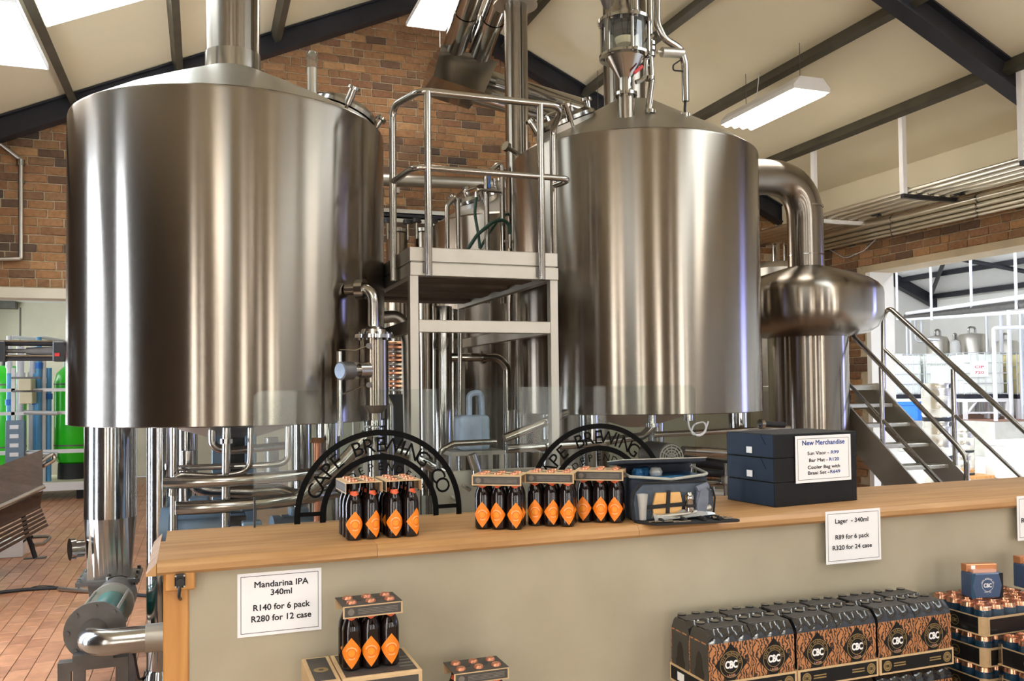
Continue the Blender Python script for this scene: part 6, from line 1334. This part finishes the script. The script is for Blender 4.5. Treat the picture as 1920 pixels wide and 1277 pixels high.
while z2_ > 0 and k < 6:
    place(case0, cw(c2x, c2y, z2_), CR, 'wrapped can case, %s, in the shorter stack standing in front' % lab[k]); z2_ -= CP; k += 1
zrest = z2_+CP
if zrest > .02: pallet(c2x-.2, c2x+.2, c2y-.13, c2y+.13, zrest-.0005, 'low wooden pallet under the shorter can stack')
# small printed boxes on the cans
def canbox(px, py, rz, label, y):
    p = onC(px, py, y); z0 = zt+CHT+.0025; o = thing('can_box', label, 'box', cw(p.x, y, z0), rz); w, d, h = .135, .07, .098
    b = B(); box(b, -w/2, w/2, 0, d, 0, h, .004); part('box_body', b, M['navycard'], o, True, smooth=False)
    b = B(); box(b, -w/2+.001, w/2-.001, d*.45, d-.001, h, h+.030, .002); part('copper_top', b, M['coppercard'], o, True, smooth=False)
    b = B(); box(b, -w/2+.016, w/2-.02, .012, d*.45, h, h+.012); part('inner_flap', b, M['pinkcard'], o, True, smooth=False)
    for s in (-1, 1): b = B(); prism(b, [(s*w/2, 0), (s*(w/2-.018), 0), (s*(w/2-.005), h*.5), (s*(w/2-.018), h), (s*w/2, h)], -.001, .0); part('gusset', b, M['blackcard'] if s > 0 else M['canblue'], o, True, smooth=False)
    b = B(); box(b, -w/2+.02, -w/2+.038, d*.45-.0012, d*.45-.0004, h+.010, h+.026); part('price_tag', b, M['paper'], o, True, smooth=False)
    b = B(); ring2d(b, .0235, .0245, -.0014, -.001, n=30, o=(0, 0, h*.52)); fat(b, 'CBC', .022, 0, h*.52-.008, -.0016, .033, .035); arctext(b, 'CAPE BREWING CO', .0065, 0, h*.52, .0250, math.radians(160), math.radians(20), -.0016, .01); text(b, 'PALE ALE', .007, 0, h*.52-.029, -.0016, .01); part('lettering', b, M['paper'], o, True, smooth=False, kind='stuff')
canbox(1852, 1118, CR-math.radians(14), 'small navy can box with copper lid standing on the can case', -.20)
canbox(1950, 1100, CR-math.radians(4), 'small navy can box with copper lid next to the cut off sign', -.16)
# ------------------------------------------------------------------ second hall
def at(px, py, k): return dep(px, py, k)
# plinth
pa = at(1795, 790, 20.5); pb = at(1865, 795, 19.3)
zpl = at(1830, 788, 20.3).z
pl = thing('concrete_plinth', 'raised concrete plinth with a red brown top in the white hall', 'plinth', (pb.x+2, pb.y+1, 0))
poly = [(at(1640, 785, 21.8).x, at(1640, 785, 21.8).y), (pa.x, pa.y), (pb.x, pb.y), (pb.x+4.2, pb.y-1.2), (20.8, 15.5), (20.8, 20.5), (15.2, 20.5)]
b = B(); A = [b.verts.new((x, y, 0)) for x, y in poly]; C = [b.verts.new((x, y, zpl)) for x, y in poly]; b.faces.new(A); b.faces.new(C[::-1])
for i in range(len(poly)): j = (i+1) % len(poly); b.faces.new((A[i], A[j], C[j], C[i]))
part('plinth_block', b, M['concrete'], pl, smooth=False)
b = B(); A = [b.verts.new((x, y, zpl+.004)) for x, y in poly]; cxm = sum(x for x, y in poly)/7; cym = sum(y for x, y in poly)/7
for v in A: v.co.x += (cxm-v.co.x)*.02; v.co.y += (cym-v.co.y)*.02
b.faces.new(A); part('plinth_top', b, M['red_floor'], pl, smooth=False)
def stand(px0, px1, k, label):
    a, c = at(px0, 748, k), at(px1, 748, k); d = (c-a); d.z = 0; L_ = d.length; rz = math.atan2(d.y, d.x); zt_ = a.z; o = thing('white_stand', label, 'stand', (a.x, a.y, zpl+.005), rz); h = zt_-zpl-.005
    for x_ in (.04, L_-.04):
        for y_ in (.04, .95): b = B(); box(b, x_-.04, x_+.04, y_-.04, y_+.04, 0, h-.08); part('leg', b, M['white'], o, True)
    b = B(); box(b, 0, L_, 0, 1.0, h-.08, h); part('stand_top', b, M['white'], o, True)
    for x0_, x1_ in ((.06, L_*.28), (L_-.06, L_*.72)): b = B(); cyl(b, (x0_, .04, .12), (x1_, .04, h-.08), .03, n=8); part('brace', b, M['white'], o, True)
    b = B(); box(b, 0, L_, .02, .06, h*.28, h*.36); part('low_rail', b, M['white'], o, True)
    return o, rz, zt_, a, d.normalized(), L_
def tote(a, d, L_, zt_, label, m):
    rz = math.atan2(d.y, d.x); o = thing('liquid_tote', label, 'tote', (a.x, a.y, zt_), rz); H = 1.10
    b = B(); box(b, .04, L_-.04, .04, 1.0, .10, H-.03, .06, 3); part('plastic_tank', b, m, o, True)
    b = B(); box(b, 0, L_, 0, 1.05, .002, .10); part('pallet_base', b, M['dark'], o, True)
    n = 7
    for i in range(n): x_ = L_*i/(n-1); b = B(); cyl(b, (x_, .0, .1), (x_, .0, H), .012, n=6); part('cage_bar', b, M['cage'], o, True)
    for i in range(5): z_ = .12+(H-.12)*i/4; b = B(); cyl(b, (0, .0, z_), (L_, .0, z_), .012, n=6); part('cage_bar', b, M['cage'], o, True)
    for i in range(4): z_ = .12+(H-.12)*i/3; b = B(); cyl(b, (0, .0, z_), (0, 1.05, z_), .012, n=6); part('cage_bar', b, M['cage'], o, True)
    for y_ in (.3, .65, 1.05): b = B(); cyl(b, (0, y_, .1), (0, y_, H), .012, n=6); part('cage_bar', b, M['cage'], o, True)
    b = B(); cyl(b, (L_*.5, .5, H-.03), (L_*.5, .5, H+.03), .12, n=16); part('lid', b, M['white'], o, True); return o
st1 = stand(1672, 1796, 21.4, 'white braced stand under the two left totes'); st2 = stand(1808, 1893, 20.6, 'white braced stand with diagonal braces at the plinth edge'); st3 = stand(1908, 2000, 20.6, 'white braced stand at the yellow tote')
def on_stand(s, u0, u1, label, m): o, rz, z_, a, d, L_ = s; return tote(a+d*L_*u0+Vector((0, 0, 0)), d, L_*(u1-u0), z_+.001, label, m)
on_stand(st1, .0, .50, 'white liquid tote in a wire cage by the stair post', M['tote']); t2 = on_stand(st1, .53, 1.0, 'white liquid tote with a large white notice', M['tote'])
t3 = on_stand(st2, .0, .96, 'cream liquid tote with a small lettered notice', M['tote']); on_stand(st3, .0, .98, 'yellowed liquid tote in a wire cage', M['tote_y'])
def notice(t, x0, x1, z0, z1, lines, label):
    Mx = ROOTM[t.name]; o = thing('paper_notice', label, 'notice', Mx @ Vector(((x0+x1)/2, -.014, z0)), t.rotation_euler.z); W, H = x1-x0, z1-z0
    b = B(); box(b, -W/2, W/2, -.004, 0, 0, H); part('paper', b, M['paper'], o, True, smooth=False)
    for s, fz in lines: b = B(); fat(b, s, H*.22, 0, H*fz, -.0055, W*.5, .02); part('lettering', b, M['red'], o, True, smooth=False, kind='stuff')
notice(t2, .10, .75, .25, .80, [], 'large white notice on the cage of the second tote'); notice(t3, .15, .58, .52, .90, [('CIP', .55), ('720', .2)], 'small notice with red letters on the cream tote')
# tanks behind the totes
for i, (px0, px1, py, k, lab) in enumerate(((1738, 1778, 632, 24.2, 'steel tank top behind the white totes'), (1782, 1800, 640, 23.6, 'slim pale tank between two steel tanks'), (1795, 1850, 627, 24.0, 'wide steel tank behind the notices'), (1862, 1910, 640, 23.0, 'steel tank behind the yellowed tote'))):
    a, c = at(px0, py, k), at(px1, py, k); m_ = (a+c)/2; r = (c-a).length/2
    o = thing('fermenter_tank', lab, 'tank', (m_.x, m_.y, zpl+.005)); b = B(); lathe(b, [(r*.9, zpl+.4), (r, zpl+.5), (r, m_.z-.15), (r*.8, m_.z), (0, m_.z+.05)], 28, (m_.x, m_.y, 0)); part('shell', b, M['cone'] if i != 1 else M['white'], o)
    for q in (.5, 2.6, 4.7): b = B(); cyl(b, (m_.x+r*.7*math.cos(q), m_.y+r*.7*math.sin(q), zpl+.005), (m_.x+r*.7*math.cos(q), m_.y+r*.7*math.sin(q), zpl+.45), .05, n=8); part('leg', b, M['cage'], o)
    b = B(); tube(b, [(m_.x-r*.3, m_.y, m_.z), (m_.x-r*.3, m_.y, m_.z+.2), (m_.x+r*.3, m_.y, m_.z+.2), (m_.x+r*.3, m_.y, m_.z)], .03, 8, .08); part('top_hoop', b, M['pipe'], o)
# overhead pipes and hangers
for i, (a, c, r, lab) in enumerate((((1700, 588, 23), (1920, 556, 17), .045, 'thick pale pipe on the hall pipe bridge'), ((1690, 600, 23), (1920, 585, 17), .035, 'lower pale pipe on the hall pipe bridge'), ((1700, 594, 23.3), (1920, 570, 17.4), .09, 'dark tray along the hall pipe bridge'))):
    p, q = at(*a), at(*c); b = B(); cyl(b, p, p+(q-p)*1.1, r, n=10); solo('bridge_pipe', b, M['pipe_white'] if i != 2 else M['iron'], lab, 'pipe')
for i, (px, y0, y1, k) in enumerate(((1683, 505, 600, 22.0), (1747, 492, 600, 21.0), (1822, 480, 580, 19.5), (1906, 460, 580, 17.5))):
    p, q = at(px, y0, k), at(px, y1, k); x_, y_ = q.x, q.y; b = B(); cyl(b, (x_, y_, q.z), (x_, y_, z2(x_)), .03, n=10); solo('hanger_pole', b, M['pipe_white'], ['white hanger pole left of the dark rafter foot', 'white hanger pole at the rafter foot', 'white hanger pole before the roof brace', 'white hanger pole near the yellowed tote'][i], 'pole')
for i, (px, y0, y1, k) in enumerate(((1700, 600, 700, 22.6), (1707, 598, 690, 22.9), (1716, 600, 640, 22.8), (1727, 600, 635, 22.8), (1849, 585, 660, 21), (1891, 570, 660, 20.6), (1913, 585, 660, 20.4), (1876, 590, 660, 22.5))):
    p, q = at(px, y0, k), at(px, y1, k); b = B(); r = .03 if i < 5 else .05; tube(b, [p, Vector((p.x, p.y, q.z)), Vector((p.x+.3, p.y-.3, q.z-.05))] if i < 4 else [p, Vector((p.x, p.y, zpl+.01))], r, 8, .1)
    solo('drop_line', b, M['pipe_white'] if i % 2 else M['cage'], 'pale upright line dropping from the pipe bridge', 'pipe', 'drop lines from the pipe bridge')
p, q = at(1863, 615, 19.6), at(1863, 745, 19.6); b = B(); tube(b, [Vector((p.x, p.y, zpl+.01)), p, p+Vector((1.6, -1.2, 0))], .045, 10, .05); solo('gantry_post', b, M['pipe_white'], 'white square cornered gantry post before the yellowed tote', 'post')
# kegs
def make_keg(h, r):
    t = thing('beer_keg', '', 'keg')
    b = B(); lathe(b, [(r*.93, 0), (r*.95, .02), (r*.93, h*.12), (r, h*.16), (r, h*.30), (r*1.02, h*.32), (r, h*.34), (r, h*.64), (r*1.02, h*.66), (r, h*.68), (r, h*.82), (r*.93, h*.87), (r*.5, h*.90), (0, h*.90)], 32); part('keg_body', b, M['keg'], t, True)
    b = B(); lathe(b, [(r*.93, h*.86), (r*.96, h*.98), (r*.93, h), (r*.89, h*.98), (r*.88, h*.86)], 32); c = part('top_chime', b, M['keg'], t, True)
    for a in (-2.0, -.9): b = B(); cyl(b, (r*.90*math.cos(a), r*.90*math.sin(a), h*.93), (r*.98*math.cos(a), r*.98*math.sin(a), h*.93), .035, n=12); part('hand_hole', b, M['black'], c, True)
    b = B(); lathe(b, [(r*.955, .0), (r*.965, .03), (r*.955, h*.10)], 32); part('base_band', b, M['rubber'], t, True); return t
keg0 = make_keg(.56, .205)
g = onZ(1760, 932, 0)
for k in range(3): place(keg0, (g.x, g.y, .002+k*.562), random.random(), ['steel keg at the bottom of the tall keg stack', 'steel keg in the middle of the tall keg stack', 'steel keg on top of the tall keg stack'][k], 'tall keg stack', k == 0)
g = onZ(1806, 895, 0)
kp = thing('wooden_pallet', 'yellow wooden board under the short keg stack', 'pallet', (g.x, g.y, 0)); b = B(); box(b, g.x-.35, g.x+.45, g.y-.35, g.y+.35, 0, .05); part('board', b, M['oak_v'], kp)
for k in range(2): place(keg0, (g.x, g.y, .052+k*.40), 1+random.random(), ['short steel keg at the bottom of the pair beside the stair rail', 'short steel keg on top of the pair beside the stair rail'][k]).scale = (.95, .95, .71)
for i, (x_, y_) in enumerate(((6.02, 6.98), (6.0, 7.42))):
    o = place(keg0, (x_, y_, .002), .4+i, ['steel keg standing under the stairs', 'steel keg standing behind the one under the stairs'][i])
# yellow pocket and white crate on the hall floor
p = onZ(1885, 848, 0); o = thing('fork_sleeve', 'yellow steel fork sleeve lying by the plinth', 'sleeve', (p.x, p.y, 0), math.radians(-25))
for k in range(2): b = B(); box(b, -.55, .55, k*.22-.2, k*.22, 0, .16); part('sleeve_tube', b, M['yellow'], o, True); b = B(); box(b, -.555, -.551, k*.22-.18, k*.22-.02, .02, .14); part('sleeve_mouth', b, M['black'], o, True)
p = onZ(1893, 900, 0); b = B(); box(b, p.x, p.x+1.2, p.y-.5, p.y+.5, 0, .62, .03, 2); o = thing('white_crate', 'large white plastic crate on the pale floor', 'crate', (p.x+.6, p.y, 0)); part('crate_body', b, M['white'], o)
b = B(); box(b, p.x-.02, p.x+1.22, p.y-.52, p.y+.52, .58, .66, .01); part('crate_rim', b, M['white'], o)
p = at(1722, 770, 20.6); o = thing('blue_crate', 'bright blue crate below the totes', 'crate', (p.x, p.y, zpl+.005)); b = B(); box(b, p.x-.35, p.x+.35, p.y-.3, p.y+.3, zpl+.005, zpl+.42, .03); part('crate_body', b, M['bluepl'], o); b = B(); box(b, p.x-.37, p.x+.37, p.y-.32, p.y+.32, zpl+.36, zpl+.44, .01); part('crate_rim', b, M['bluepl'], o)
